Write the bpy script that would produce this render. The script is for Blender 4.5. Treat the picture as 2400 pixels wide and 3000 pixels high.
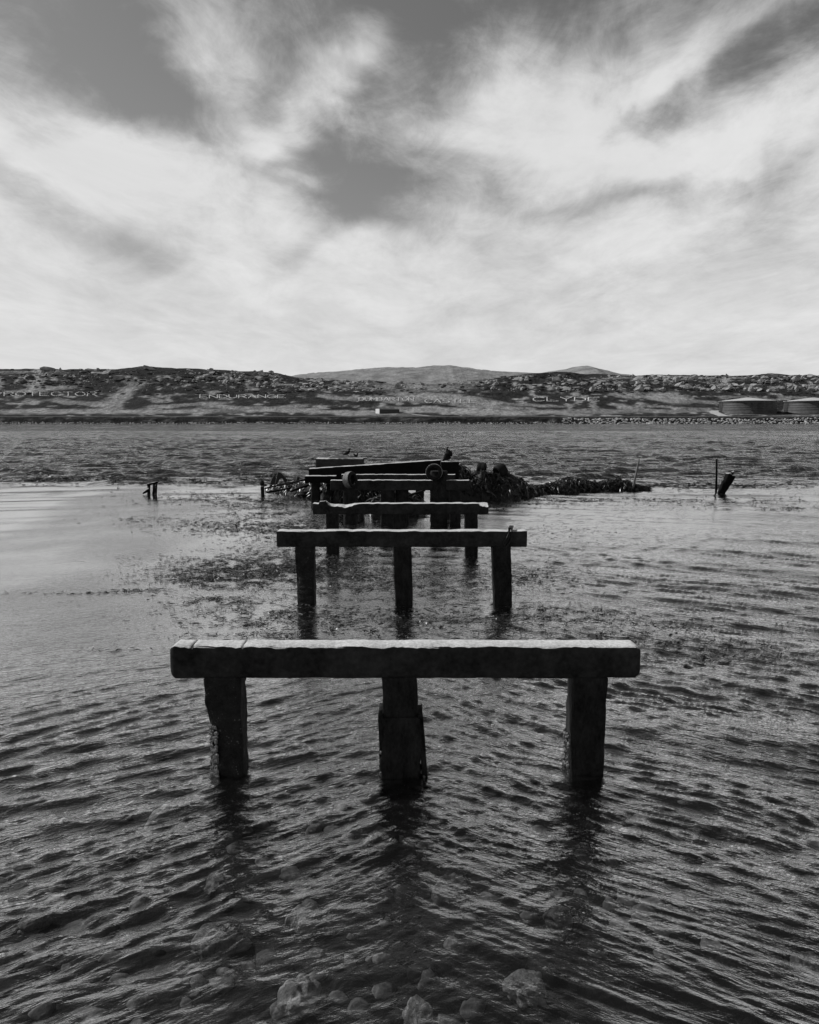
import bpy, bmesh, math, random
import numpy as np
from mathutils import Vector, Matrix

R = math.radians
scene = bpy.context.scene
for o in list(bpy.data.objects):
    bpy.data.objects.remove(o, do_unlink=True)
COL = scene.collection

# ------------------------------------------------------------------ camera
CAM_H = 3.2
F = 2400.0                      # focal length in pixels of the 2400 px wide photograph
PITCH = math.atan((1500 - 1232) / F)
cam_data = bpy.data.cameras.new('camera')
cam_data.sensor_fit = 'HORIZONTAL'
cam_data.sensor_width = 36.0
cam_data.lens = 36.0 * F / 2400.0
cam_data.clip_start = 0.1
cam_data.clip_end = 20000
cam = bpy.data.objects.new('camera', cam_data)
COL.objects.link(cam)
cam.location = (0, 0, CAM_H)
cam.rotation_euler = (math.pi / 2 - PITCH, 0, 0)
scene.camera = cam

cp, sp = math.cos(PITCH), math.sin(PITCH)
def ray(px, py):
    dx = (px - 1200) / F; dy = (1500 - py) / F
    return Vector((dx, cp + dy * sp, -sp + dy * cp))
def at(px, py, Y):              # point on the sight line at depth Y
    d = ray(px, py)
    return Vector((0, 0, CAM_H)) + d * (Y / d.y)
def ground(px, py, z=0.0):      # point on the sight line at height z
    d = ray(px, py)
    return Vector((0, 0, CAM_H)) + d * ((z - CAM_H) / d.z)

# ------------------------------------------------------------------ light
SUN_AZ = R(-68)                 # left of the view direction, a little ahead
SUN_EL = R(42)
scene.view_settings.view_transform = 'Standard'
scene.view_settings.look = 'None'
scene.view_settings.exposure = 0.0
scene.view_settings.gamma = 1.0
scene.view_settings.use_curve_mapping = False

sun_data = bpy.data.lights.new('sun', 'SUN')
sun_data.energy = 4.2
sun_data.angle = R(0.53)
sun_data.color = (1, 1, 1)
sun = bpy.data.objects.new('sun', sun_data)
COL.objects.link(sun)
to_sun = Vector((math.sin(SUN_AZ) * math.cos(SUN_EL), math.cos(SUN_AZ) * math.cos(SUN_EL), math.sin(SUN_EL)))
sun.rotation_euler = (-to_sun).to_track_quat('-Z', 'Y').to_euler()
sun.location = (0, 0, 60)

world = bpy.data.worlds.new('World')
scene.world = world
world.use_nodes = True
wt = world.node_tree
wt.nodes.clear()

class NB:
    """tiny node builder"""
    def __init__(s, tree): s.t = tree
    def n(s, typ, **kw):
        nd = s.t.nodes.new(typ)
        for k, v in kw.items(): setattr(nd, k, v)
        return nd
    def link(s, a, b): s.t.links.new(a, b)
    def put(s, sock, v):
        if isinstance(v, bpy.types.NodeSocket): s.link(v, sock)
        else: sock.default_value = v
    def math(s, op, a, b=0.0, c=0.0, clamp=False):
        nd = s.n('ShaderNodeMath', operation=op); nd.use_clamp = clamp
        s.put(nd.inputs[0], a); s.put(nd.inputs[1], b); s.put(nd.inputs[2], c)
        return nd.outputs[0]
    def vmath(s, op, a, b=(0, 0, 0)):
        nd = s.n('ShaderNodeVectorMath', operation=op)
        s.put(nd.inputs[0], a); s.put(nd.inputs[1], b)
        return nd.outputs[0]
    def mapr(s, v, a, b, c, d, smooth=False):
        nd = s.n('ShaderNodeMapRange')
        if smooth: nd.interpolation_type = 'SMOOTHSTEP'
        s.put(nd.inputs[0], v)
        for i, q in enumerate((a, b, c, d)): s.put(nd.inputs[i + 1], q)
        return nd.outputs[0]
    def noise(s, vec, scale, detail=4, rough=0.55, dist=0.0):
        nd = s.n('ShaderNodeTexNoise')
        if vec is not None: s.link(vec, nd.inputs['Vector'])
        nd.inputs['Scale'].default_value = scale; nd.inputs['Detail'].default_value = detail
        nd.inputs['Roughness'].default_value = rough; nd.inputs['Distortion'].default_value = dist
        return nd
    def comb(s, x, y, z):
        nd = s.n('ShaderNodeCombineXYZ')
        s.put(nd.inputs[0], x); s.put(nd.inputs[1], y); s.put(nd.inputs[2], z)
        return nd.outputs[0]

def build_world():
    b = NB(wt)
    sky = b.n('ShaderNodeTexSky', sky_type='NISHITA')
    sky.sun_disc = False
    sky.sun_elevation = SUN_EL
    sky.sun_rotation = SUN_AZ
    sky.altitude = 0; sky.air_density = 1.0; sky.dust_density = 0.6; sky.ozone_density = 1.0
    sep = b.n('ShaderNodeSeparateColor'); b.link(sky.outputs[0], sep.inputs[0])
    # black and white film behind a red filter
    sky_bw = b.math('ADD', b.math('MULTIPLY', sep.outputs[0], 0.75), b.math('MULTIPLY', sep.outputs[1], 0.25))
    tc = b.n('ShaderNodeTexCoord')
    d = b.vmath('NORMALIZE', tc.outputs['Generated'])
    xyz = b.n('ShaderNodeSeparateXYZ'); b.link(d, xyz.inputs[0])
    x, y, z = xyz.outputs
    az = b.math('ARCTAN2', x, y)
    el = b.math('ARCSINE', z)
    zc = b.math('ADD', b.math('MAXIMUM', z, 0.0), 0.10)
    q = b.comb(b.math('DIVIDE', x, zc), b.math('DIVIDE', y, zc), 0.0)       # cloud layer seen from below
    mp = b.n('ShaderNodeMapping'); b.link(q, mp.inputs[0]); mp.inputs['Scale'].default_value = (1.0, 0.5, 1.0)
    mp.inputs['Rotation'].default_value = (0, 0, R(6))
    wisps = b.noise(mp.outputs[0], 1.9, 9, 0.64, 0.5)
    md = b.n('ShaderNodeMapping'); b.link(d, md.inputs[0]); md.inputs['Scale'].default_value = (1.0, 1.0, 1.7)
    wisps2 = b.noise(md.outputs[0], 7.0, 10, 0.68, 0.7)
    fib = b.noise(mp.outputs[0], 5.5, 9, 0.70, 0.6)
    # warp of the angular position so that the cloud edges fray
    ae = b.comb(az, el, 0.0)
    wn = b.noise(md.outputs[0], 3.5, 4, 0.5, 0.6)
    w1 = b.vmath('MULTIPLY', b.vmath('SUBTRACT', wn.outputs['Color'], (0.5, 0.5, 0.5)), (0.24, 0.18, 0.0))
    pos = b.vmath('ADD', ae, w1)
    # overall cover: thin overhead, closing to a veil lower down
    cover = b.n('ShaderNodeFloatCurve')
    b.link(b.math('DIVIDE', el, 1.0, clamp=True), cover.inputs['Value'])
    cv = cover.mapping.curves[0]
    pts = [(0.0, 0.76), (0.10, 0.80), (0.18, 0.84), (0.25, 0.78), (0.31, 0.62), (0.37, 0.40), (0.44, 0.22), (0.55, 0.06), (0.70, 0.05), (1.0, 0.05)]
    cv.points[0].location = pts[0]; cv.points[1].location = pts[-1]
    for p in pts[1:-1]: cv.points.new(*p)
    cover.mapping.update()
    dens = cover.outputs[0]
    blobs = [  # px, py, radius x, radius y, turn (deg, clockwise in the picture), weight
        (200, 110, 900, 260, 12, -.34), (450, 270, 420, 170, 28, -.46), (1150, 280, 400, 200, -10, -.36),
        (1000, 520, 580, 240, 26, -.42), (1270, 500, 520, 170, 16, -.34), (1300, 40, 700, 190, 0, -.38),
        (1900, 335, 230, 75, -20, -.42), (2290, 190, 300, 120, -30, -.34), (2290, 500, 300, 90, -25, -.42),
        (2260, 650, 320, 80, -18, -.30), (190, 660, 480, 80, 22, -.40), (330, 765, 230, 90, 5, -.34),
        (1030, 660, 380, 110, 12, -.38), (1500, 590, 460, 70, 10, -.24), (170, 415, 150, 60, 0, -.28),
        (1750, 640, 380, 80, -8, -.20), (980, 750, 330, 60, -22, -.26), (1700, 880, 800, 60, -12, -.16),
        (560, 920, 600, 60, 12, -.14), (2350, 60, 240, 110, -30, -.2), (1850, 600, 200, 70, 30, -.22), (1200, 640, 560, 170, 20, -.32),
        (640, 210, 170, 330, -28, .34), (900, 320, 400, 95, -32, .56), (640, 400, 430, 110, -8, .26),
        (1620, 330, 400, 190, 14, .42), (2060, 140, 430, 80, -26, .36), (60, 420, 480, 170, 12, .30),
        (2330, 380, 380, 150, -10, .34), (1980, 480, 300, 120, -10, .22), (1850, 170, 300, 130, -20, .2),
        (900, 560, 240, 50, 18, .2), (300, 490, 480, 120, 8, .28), (750, 80, 260, 110, -20, .12), (1750, 420, 260, 110, 30, .2),
    ]
    for (px, py, rx, ry, ang, w) in blobs:
        v = ray(px, py).normalized()
        m = b.n('ShaderNodeMapping', vector_type='TEXTURE')
        b.link(pos, m.inputs[0])
        m.inputs['Location'].default_value = (math.atan2(v.x, v.y), math.asin(v.z), 0)
        m.inputs['Rotation'].default_value = (0, 0, -R(ang))
        m.inputs['Scale'].default_value = (rx / F, ry / F, 1)
        g = b.n('ShaderNodeTexGradient', gradient_type='SPHERICAL')
        b.link(m.outputs[0], g.inputs[0])
        sm = b.mapr(g.outputs['Fac'], 0, 0.85, 0, w, smooth=True)
        dens = b.math('ADD', dens, sm)
    n1 = b.math('MULTIPLY', b.math('SUBTRACT', wisps.outputs['Fac'], 0.5), 1.0)
    n2 = b.math('MULTIPLY', b.math('SUBTRACT', wisps2.outputs['Fac'], 0.5), 1.0)
    # the fine streaks flatten out inside the low veil
    calm = b.mapr(el, 0.0, 0.30, 0.25, 1.0)
    n3 = b.math('MULTIPLY', b.math('SUBTRACT', fib.outputs['Fac'], 0.5), 0.95)
    dens = b.math('ADD', dens, b.math('MULTIPLY', b.math('ADD', b.math('ADD', n1, n2), n3), calm))
    dens = b.math('SUBTRACT', dens, b.mapr(el, 0.47, 0.75, 0.0, 0.30))       # out-of-view cloud thinned overhead to dim the water's reflection
    dens = b.mapr(dens, -0.22, 1.12, 0.0, 1.0, smooth=True)
    mix = b.n('ShaderNodeMix', data_type='FLOAT')
    b.put(mix.inputs[0], dens); b.put(mix.inputs[2], b.math('MULTIPLY', sky_bw, SKY_GAIN)); b.put(mix.inputs[3], b.mapr(wisps.outputs['Fac'], 0.3, 0.7, CLOUD * 0.90, CLOUD * 1.07))
    bg = b.n('ShaderNodeBackground'); b.link(mix.outputs[0], bg.inputs[0]); bg.inputs[1].default_value = 0.1
    out = b.n('ShaderNodeOutputWorld'); b.link(bg.outputs[0], out.inputs[0])
SKY_GAIN = 0.84
CLOUD = 7.5
build_world()

# ------------------------------------------------------------------ helpers
def vnoise(x, y, seed=0):
    x = np.asarray(x, dtype=np.float64); y = np.asarray(y, dtype=np.float64)
    xi = np.floor(x).astype(np.int64); yi = np.floor(y).astype(np.int64)
    fx = x - xi; fy = y - yi
    fx = fx * fx * (3 - 2 * fx); fy = fy * fy * (3 - 2 * fy)
    def h(a, c):
        n = (a * 374761393 + c * 668265263 + seed * 974634777) & 0xffffffff
        n = ((n ^ (n >> 13)) * 1274126177) & 0xffffffff
        return ((n ^ (n >> 16)) & 0xffffff) / float(0xffffff)
    a = h(xi, yi); c = h(xi + 1, yi); d = h(xi, yi + 1); e = h(xi + 1, yi + 1)
    return (a * (1 - fx) + c * fx) * (1 - fy) + (d * (1 - fx) + e * fx) * fy
def fbm(x, y, octv=4, seed=0, gain=0.5):
    s = 0; a = 1; t = 0
    for i in range(octv):
        s = s + a * vnoise(np.asarray(x) * 2 ** i + 17.3 * i, np.asarray(y) * 2 ** i + 9.1 * i, seed + i); t += a; a *= gain
    return s / t
def sstep(a, b, v):
    t = np.clip((v - a) / (b - a), 0, 1); return t * t * (3 - 2 * t)

def mesh_np(name, verts, faces, smooth=True):
    verts = np.asarray(verts, dtype=np.float32)
    me = bpy.data.meshes.new(name)
    if isinstance(faces, np.ndarray):
        nf, k = faces.shape
        me.vertices.add(len(verts)); me.vertices.foreach_set('co', verts.ravel())
        me.loops.add(nf * k); me.loops.foreach_set('vertex_index', faces.astype(np.int32).ravel())
        me.polygons.add(nf); me.polygons.foreach_set('loop_start', np.arange(0, nf * k, k, dtype=np.int32))
        me.update(calc_edges=True)
    else:
        me.from_pydata([tuple(v) for v in verts], [], [tuple(f) for f in faces])
    me.validate()
    if smooth:
        me.polygons.foreach_set('use_smooth', np.ones(len(me.polygons), dtype=bool))
    return me
def grid_faces(nr, nc):
    i = np.arange(nr - 1)[:, None] * nc + np.arange(nc - 1)[None, :]
    i = i.ravel()
    return np.stack([i, i + 1, i + nc + 1, i + nc], axis=1)
def obj(name, me, mat=None, parent=None, loc=None):
    o = bpy.data.objects.new(name, me); COL.objects.link(o)
    if mat is not None:
        me.materials.clear(); me.materials.append(mat)
    if parent is not None: o.parent = parent
    if loc is not None: o.location = loc
    return o
def empty(name, loc, rz=0):
    o = bpy.data.objects.new(name, None); COL.objects.link(o)
    o.location = loc; o.rotation_euler = (0, 0, rz); o.empty_display_size = 0.2
    return o
def tag(o, label=None, cat=None, group=None, kind=None):
    if label: o['label'] = label
    if cat: o['category'] = cat
    if group: o['group'] = group
    if kind: o['kind'] = kind
    return o

class MB:
    """collects pieces into one mesh"""
    def __init__(s): s.v = []; s.f = []
    def add(s, vs, fs):
        o = len(s.v); s.v.extend([tuple(v) for v in vs]); s.f.extend([tuple(i + o for i in f) for f in fs])
    def build(s, name, mat, parent=None, smooth=False):
        me = mesh_np(name, s.v, s.f, smooth)
        return obj(name, me, mat, parent)

def frame_from(p0, p1, up=Vector((0, 0, 1))):
    x = (Vector(p1) - Vector(p0)).normalized()
    y = up.cross(x)
    if y.length < 1e-4: y = Vector((0, 1, 0)).cross(x)
    y.normalize(); z = x.cross(y)
    return x, y, z
def sweep(p0, p1, hw, hh, up=Vector((0, 0, 1)), n=24, power=10.0, step=0.05, rough=0.006, nscale=9.0, seed=1,
          taper=(1.0, 1.0), end_round=0.02, hook=None, bow=0.0, extra=()):
    """a rough squared (or round, power 2) timber from p0 to p1; hook(t, L, a, b) may reshape the section (a across, b up)"""
    p0 = Vector(p0); p1 = Vector(p1)
    ax, ay, az = frame_from(p0, p1, up)
    L = (p1 - p0).length
    ns = max(3, int(L / step))
    ts = list(np.linspace(0, L, ns + 1))
    ts = [0.0, end_round * 0.3] + [t for t in ts[1:-1] if end_round < t < L - end_round] + [L - end_round * 0.3, L]
    if end_round > 0: ts = sorted(set(ts + [end_round, L - end_round]))
    ts = sorted(set(ts) | set(extra))
    # denser points near the corners so that the section stays crisp
    th = np.array([2 * math.pi * (i + 0.5) / n for i in range(n)])
    ca, sa = np.cos(th), np.sin(th)
    a0 = np.sign(ca) * np.abs(ca) ** (2 / power); b0 = np.sign(sa) * np.abs(sa) ** (2 / power)
    V = []
    for t in ts:
        k = taper[0] + (taper[1] - taper[0]) * t / L
        e = min(t, L - t)
        shrink = 1.0 if (e >= end_round or end_round <= 0) else 1.0 - (1 - e / end_round) ** 2 * min(0.6, end_round / max(hw, hh))
        a = a0 * hw * k * shrink; b = b0 * hh * k * shrink
        if hook: a, b = hook(t, L, a.copy(), b.copy())
        nz = fbm(t * nscale + 3.1 * np.cos(th) * nscale * hw + seed * 7.7, np.sin(th) * nscale * hh * 3 + seed * 3.3, 3, seed) - 0.5
        m = 1 + nz * 2 * rough / max(min(hw, hh), 1e-3)
        a = a * m; b = b * m
        c = p0 + ax * float(t) + az * (bow * 4 * t / L * (1 - t / L))
        for i in range(n):
            V.append(c + ay * float(a[i]) + az * float(b[i]))
    Fc = []
    for r in range(len(ts) - 1):
        for i in range(n):
            j = (i + 1) % n
            Fc.append((r * n + i, r * n + j, (r + 1) * n + j, (r + 1) * n + i))
    Fc.append(tuple(range(n - 1, -1, -1)))
    o = (len(ts) - 1) * n
    Fc.append(tuple(o + i for i in range(n)))
    return V, Fc
def tube(pts, rad, n=8):
    pts = [Vector(p) for p in pts]
    if not isinstance(rad, (list, tuple)): rad = [rad] * len(pts)
    V = []; Fc = []
    for k, p in enumerate(pts):
        d = (pts[min(k + 1, len(pts) - 1)] - pts[max(k - 1, 0)]).normalized()
        ref = Vector((0, 0, 1)) if abs(d.z) < 0.9 else Vector((0, 1, 0))
        u = ref.cross(d).normalized(); w = d.cross(u)
        for i in range(n):
            a = 2 * math.pi * i / n
            V.append(p + (u * math.cos(a) + w * math.sin(a)) * rad[k])
    for k in range(len(pts) - 1):
        for i in range(n):
            j = (i + 1) % n
            Fc.append((k * n + i, k * n + j, (k + 1) * n + j, (k + 1) * n + i))
    Fc.append(tuple(range(n - 1, -1, -1))); o = (len(pts) - 1) * n
    Fc.append(tuple(o + i for i in range(n)))
    return V, Fc
def ico(sub=2, seed=0, amp=0.25, freq=1.6, squash=(1, 1, 1), facet=0.0):
    bm = bmesh.new(); bmesh.ops.create_icosphere(bm, subdivisions=sub, radius=1.0)
    V = np.array([v.co[:] for v in bm.verts]); Fc = [tuple(v.index for v in f.verts) for f in bm.faces]
    bm.free()
    k = seed * 5.17
    nz = fbm(V[:, 0] * freq + V[:, 2] * 0.7 + k, V[:, 1] * freq - V[:, 2] * 0.9 + k * 1.3, 3, seed) + fbm(V[:, 2] * freq + k, V[:, 0] * freq * .7 + V[:, 1] * freq * .5, 2, seed + 9) - 1
    V = V * (1 + amp * 2 * nz)[:, None]
    if facet > 0:
        rng = np.random.RandomState(seed + 50)
        for _ in range(int(7 + 6 * facet)):          # broken flat faces
            nrm = rng.normal(size=3); nrm /= np.linalg.norm(nrm)
            dd = V @ nrm; lim = rng.uniform(0.38, 0.85)
            V = V - np.outer(np.maximum(dd - lim, 0) * facet, nrm)
    return V * np.array(squash), Fc

# ------------------------------------------------------------------ materials
def mat(name, base, rough=0.8, var=0.3, scale=6.0, bump=0.0, bscale=None, stretch=(1, 1, 1), spec=0.3, top=None, top_lo=0.55, speck=None, coord='Object'):
    """grey procedural material; top = pale colour on faces that lie flat, sunlit look painted over weather bleaching"""
    m = bpy.data.materials.new(name); m.use_nodes = True
    t = m.node_tree; t.nodes.clear(); b = NB(t)
    tc = b.n('ShaderNodeTexCoord')
    mp = b.n('ShaderNodeMapping'); b.link(tc.outputs[coord], mp.inputs[0]); mp.inputs['Scale'].default_value = stretch
    n1 = b.noise(mp.outputs[0], scale, 6, 0.6, 0.2)
    n2 = b.noise(mp.outputs[0], scale * 6.3, 4, 0.6)
    f = b.math('ADD', b.math('MULTIPLY', n1.outputs['Fac'], 0.65), b.math('MULTIPLY', n2.outputs['Fac'], 0.35))
    val = b.mapr(f, 0.3, 0.7, base * (1 - var), base * (1 + var))
    if speck:                                # pale specks: barnacles, lichen
        vo = b.n('ShaderNodeTexVoronoi'); b.link(mp.outputs[0], vo.inputs['Vector']); vo.inputs['Scale'].default_value = speck[0]
        k = b.math('MULTIPLY', b.mapr(vo.outputs['Distance'], 0.16, 0.26, 1, 0), b.mapr(n1.outputs['Fac'], 0.52, 0.62, 0, 1))
        val = b.math('ADD', val, b.math('MULTIPLY', k, speck[1]))
    if top is not None:  # upward faces get a sunlit tone in their colour, beyond real bleaching
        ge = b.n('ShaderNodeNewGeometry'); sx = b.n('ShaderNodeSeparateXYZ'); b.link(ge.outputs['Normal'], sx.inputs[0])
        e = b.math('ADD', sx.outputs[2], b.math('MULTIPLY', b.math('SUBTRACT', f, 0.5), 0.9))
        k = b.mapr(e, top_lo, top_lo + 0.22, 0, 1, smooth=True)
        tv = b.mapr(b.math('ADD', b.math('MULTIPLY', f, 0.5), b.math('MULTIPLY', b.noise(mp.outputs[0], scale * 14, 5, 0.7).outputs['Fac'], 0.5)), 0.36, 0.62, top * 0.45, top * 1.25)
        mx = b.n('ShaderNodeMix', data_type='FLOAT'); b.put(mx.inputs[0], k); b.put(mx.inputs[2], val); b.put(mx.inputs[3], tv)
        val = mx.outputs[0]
    p = b.n('ShaderNodeBsdfPrincipled')
    b.link(val, p.inputs['Base Color'])
    p.inputs['Roughness'].default_value = rough
    p.inputs['Specular IOR Level'].default_value = spec
    if bump > 0:
        bn = b.noise(mp.outputs[0], bscale or scale * 3, 6, 0.65)
        bp = b.n('ShaderNodeBump'); bp.inputs['Strength'].default_value = 1.0; bp.inputs['Distance'].default_value = bump
        b.link(bn.outputs['Fac'], bp.inputs['Height']); b.link(bp.outputs[0], p.inputs['Normal'])
    o = b.n('ShaderNodeOutputMaterial'); b.link(p.outputs[0], o.inputs[0])
    return m
M = {}
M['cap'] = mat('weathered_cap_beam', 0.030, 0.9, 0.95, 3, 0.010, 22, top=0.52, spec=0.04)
M['pile'] = mat('wet_pile', 0.020, 0.75, 0.95, 7, 0.03, 16, stretch=(1, 1, .5), spec=0.06)
M['pile_rough'] = mat('barnacled_pile', 0.022, 0.75, 0.7, 9, 0.03, 18, spec=0.1, speck=(38, .14))
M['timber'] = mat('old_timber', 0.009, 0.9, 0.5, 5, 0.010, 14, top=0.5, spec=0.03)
M['wet_timber'] = mat('wet_timber', 0.014, 0.8, 0.6, 5, 0.012, 14, spec=0.04)
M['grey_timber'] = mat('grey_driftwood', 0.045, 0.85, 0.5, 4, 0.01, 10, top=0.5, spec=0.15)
M['pole'] = mat('bare_pole', 0.12, 0.7, 0.4, 5, 0.004, 20)
M['tyre'] = mat('rubber', 0.012, 0.7, 0.5, 9, 0.006, 22, spec=0.1)
M['tread'] = mat('sunlit_worn_tread', 0.20, 0.8, 0.6, 12, 0.01, 22, spec=0.1)  # far paler than the side walls: worn rubber plus sunlight put into the colour
M['kelp'] = mat('kelp', 0.014, 0.35, 0.6, 3, 0.0, spec=0.5)
M['kelp_core'] = mat('kelp_core', 0.010, 0.6, 0.6, 4, 0.03, 8, spec=0.3)
M['steel'] = mat('rusted_plate', 0.012, 0.6, 0.6, 3, 0.01, 9, spec=0.3)
M['feather'] = mat('dark_feathers', 0.012, 0.8, 0.4, 30, 0.002, 60, spec=0.04)
M['feather_grey'] = mat('grey_feathers', 0.12, 0.7, 0.4, 30, 0.002, 60, spec=0.2)
M['bill'] = mat('bill', 0.05, 0.5, 0.2, 30)
M['stone'] = mat('pale_boulder', 0.65, 0.9, 0.8, 14, 0.05, 30, spec=0.02)
M['stone_dim'] = mat('weedy_boulder', 0.32, 0.9, 0.9, 12, 0.05, 30, spec=0.02)
M['cobble'] = mat('weedy_cobbles', 0.022, 0.8, 0.7, 3, 0.03, 10)
M['seabed'] = mat('weedy_seabed', 0.012, 0.85, 1.0, 2.2, 0.05, 6)
M['tank'] = mat('tank_plate', 0.055, 0.6, 0.55, 0.3, 0.0, spec=0.15)
M['tank_roof'] = mat('tank_roof', 0.42, 0.7, 0.2, 0.2)
M['white_wall'] = mat('white_wall', 0.7, 0.7, 0.1, 1)
M['dark_wall'] = mat('dark_wall', 0.045, 0.7, 0.3, 1)
M['road'] = mat('gravel_road', 0.36, 0.9, 0.25, 0.3)
M['white_stone'] = mat('white_painted_stone', 0.62, 0.8, 0.15, 1)
M['rock'] = mat('outcrop_rock', 0.27, 0.9, 0.7, 0.28, 0.4, 1.2, coord='Object')
M['shore_rock'] = mat('shore_rock', 0.42, 0.9, 0.7, 0.5, 0.2, 2)

def water_material():
    m = bpy.data.materials.new('sea_water'); m.use_nodes = True
    t = m.node_tree; t.nodes.clear(); b = NB(t)
    tc = b.n('ShaderNodeTexCoord')
    at_ = b.n('ShaderNodeAttribute', attribute_name='ripple')
    mp = b.n('ShaderNodeMapping'); b.link(tc.outputs['Object'], mp.inputs[0]); mp.inputs['Scale'].default_value = (0.5, 1.0, 1.0)
    def crest(turn, length):            # coordinates stretched along crests that lie at this angle
        q = b.n('ShaderNodeMapping', vector_type='TEXTURE'); b.link(tc.outputs['Object'], q.inputs[0])
        q.inputs['Rotation'].default_value = (0, 0, R(turn)); q.inputs['Scale'].default_value = (length, 1, 1)
        return q.outputs[0]
    nl = b.noise(crest(33, 6.0), 19.0, 4, 0.62, 0.35); nr = b.noise(crest(-33, 6.0), 19.0, 4, 0.62, 0.35)
    nx = b.noise(crest(4, 5.0), 26.0, 3, 0.6, 0.4)
    sd = b.n('ShaderNodeMix', data_type='FLOAT'); b.put(sd.inputs[0], at_.outputs['Alpha']); b.put(sd.inputs[2], nl.outputs['Fac']); b.put(sd.inputs[3], nr.outputs['Fac'])
    n1 = b.math('ADD', sd.outputs[0], b.math('MULTIPLY', nx.outputs['Fac'], 0.4))
    n2 = b.noise(crest(5, 3.5), 2.6, 4, 0.65, 0.5)
    n3 = b.noise(crest(3, 3.5), 0.7, 5, 0.68, 0.4)
    mp2 = b.n('ShaderNodeMapping'); b.link(tc.outputs['Object'], mp2.inputs[0]); mp2.inputs['Scale'].default_value = (0.6, 0.22, 1.0)
    gust = b.noise(mp2.outputs[0], 0.16, 6, 0.75, 0.3)
    gk = b.mapr(gust.outputs['Fac'], 0.38, 0.62, 0.35, 1.9)
    sep = b.n('ShaderNodeSeparateColor'); b.link(at_.outputs['Color'], sep.inputs[0])
    far = b.math('MULTIPLY', sep.outputs[2], gk)
    h = b.math('ADD', b.math('MULTIPLY', b.math('MULTIPLY', n1, 0.022), sep.outputs[0]),
               b.math('ADD', b.math('MULTIPLY', b.math('MULTIPLY', n2.outputs['Fac'], 0.09), sep.outputs[1]),
                      b.math('MULTIPLY', b.math('MULTIPLY', n3.outputs['Fac'], 0.5), far)))
    bp = b.n('ShaderNodeBump'); bp.inputs['Strength'].default_value = 1.0; bp.inputs['Distance'].default_value = 1.0
    b.link(h, bp.inputs['Height'])
    fr = b.n('ShaderNodeFresnel'); fr.inputs['IOR'].default_value = 1.33; b.link(bp.outputs[0], fr.inputs['Normal'])
    # wind-roughened water far out mirrors less of the low sky
    wind = b.math('MULTIPLY', b.mapr(gust.outputs['Fac'], 0.36, 0.64, 1.0, 1.75), 1.0)
    gm = b.n('ShaderNodeMix', data_type='FLOAT'); b.put(gm.inputs[0], sep.outputs[2]); gm.inputs[2].default_value = 6.0; b.put(gm.inputs[3], wind)
    fac = b.math('SMOOTH_MIN', b.math('MULTIPLY', b.math('MAXIMUM', b.math('SUBTRACT', fr.outputs[0], 0.023), 0.005), gm.outputs[0]), 0.74, 0.2)
    gl = b.n('ShaderNodeBsdfGlossy'); b.put(gl.inputs['Roughness'], b.mapr(sep.outputs[2], 0, 1, 0.035, 0.09)); gl.inputs['Color'].default_value = (1, 1, 1, 1)
    b.link(bp.outputs[0], gl.inputs['Normal'])
    tr = b.n('ShaderNodeBsdfTransparent'); tr.inputs['Color'].default_value = (.86, .86, .86, 1)
    df = b.n('ShaderNodeBsdfDiffuse'); df.inputs['Color'].default_value = (.014, .014, .014, 1)
    body = b.n('ShaderNodeMixShader'); body.inputs[0].default_value = 0.25
    b.link(tr.outputs[0], body.inputs[1]); b.link(df.outputs[0], body.inputs[2])
    mx = b.n('ShaderNodeMixShader'); b.link(fac, mx.inputs[0]); b.link(body.outputs[0], mx.inputs[1]); b.link(gl.outputs[0], mx.inputs[2])
    o = b.n('ShaderNodeOutputMaterial'); b.link(mx.outputs[0], o.inputs[0])
    return m
M['water'] = water_material()

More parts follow.
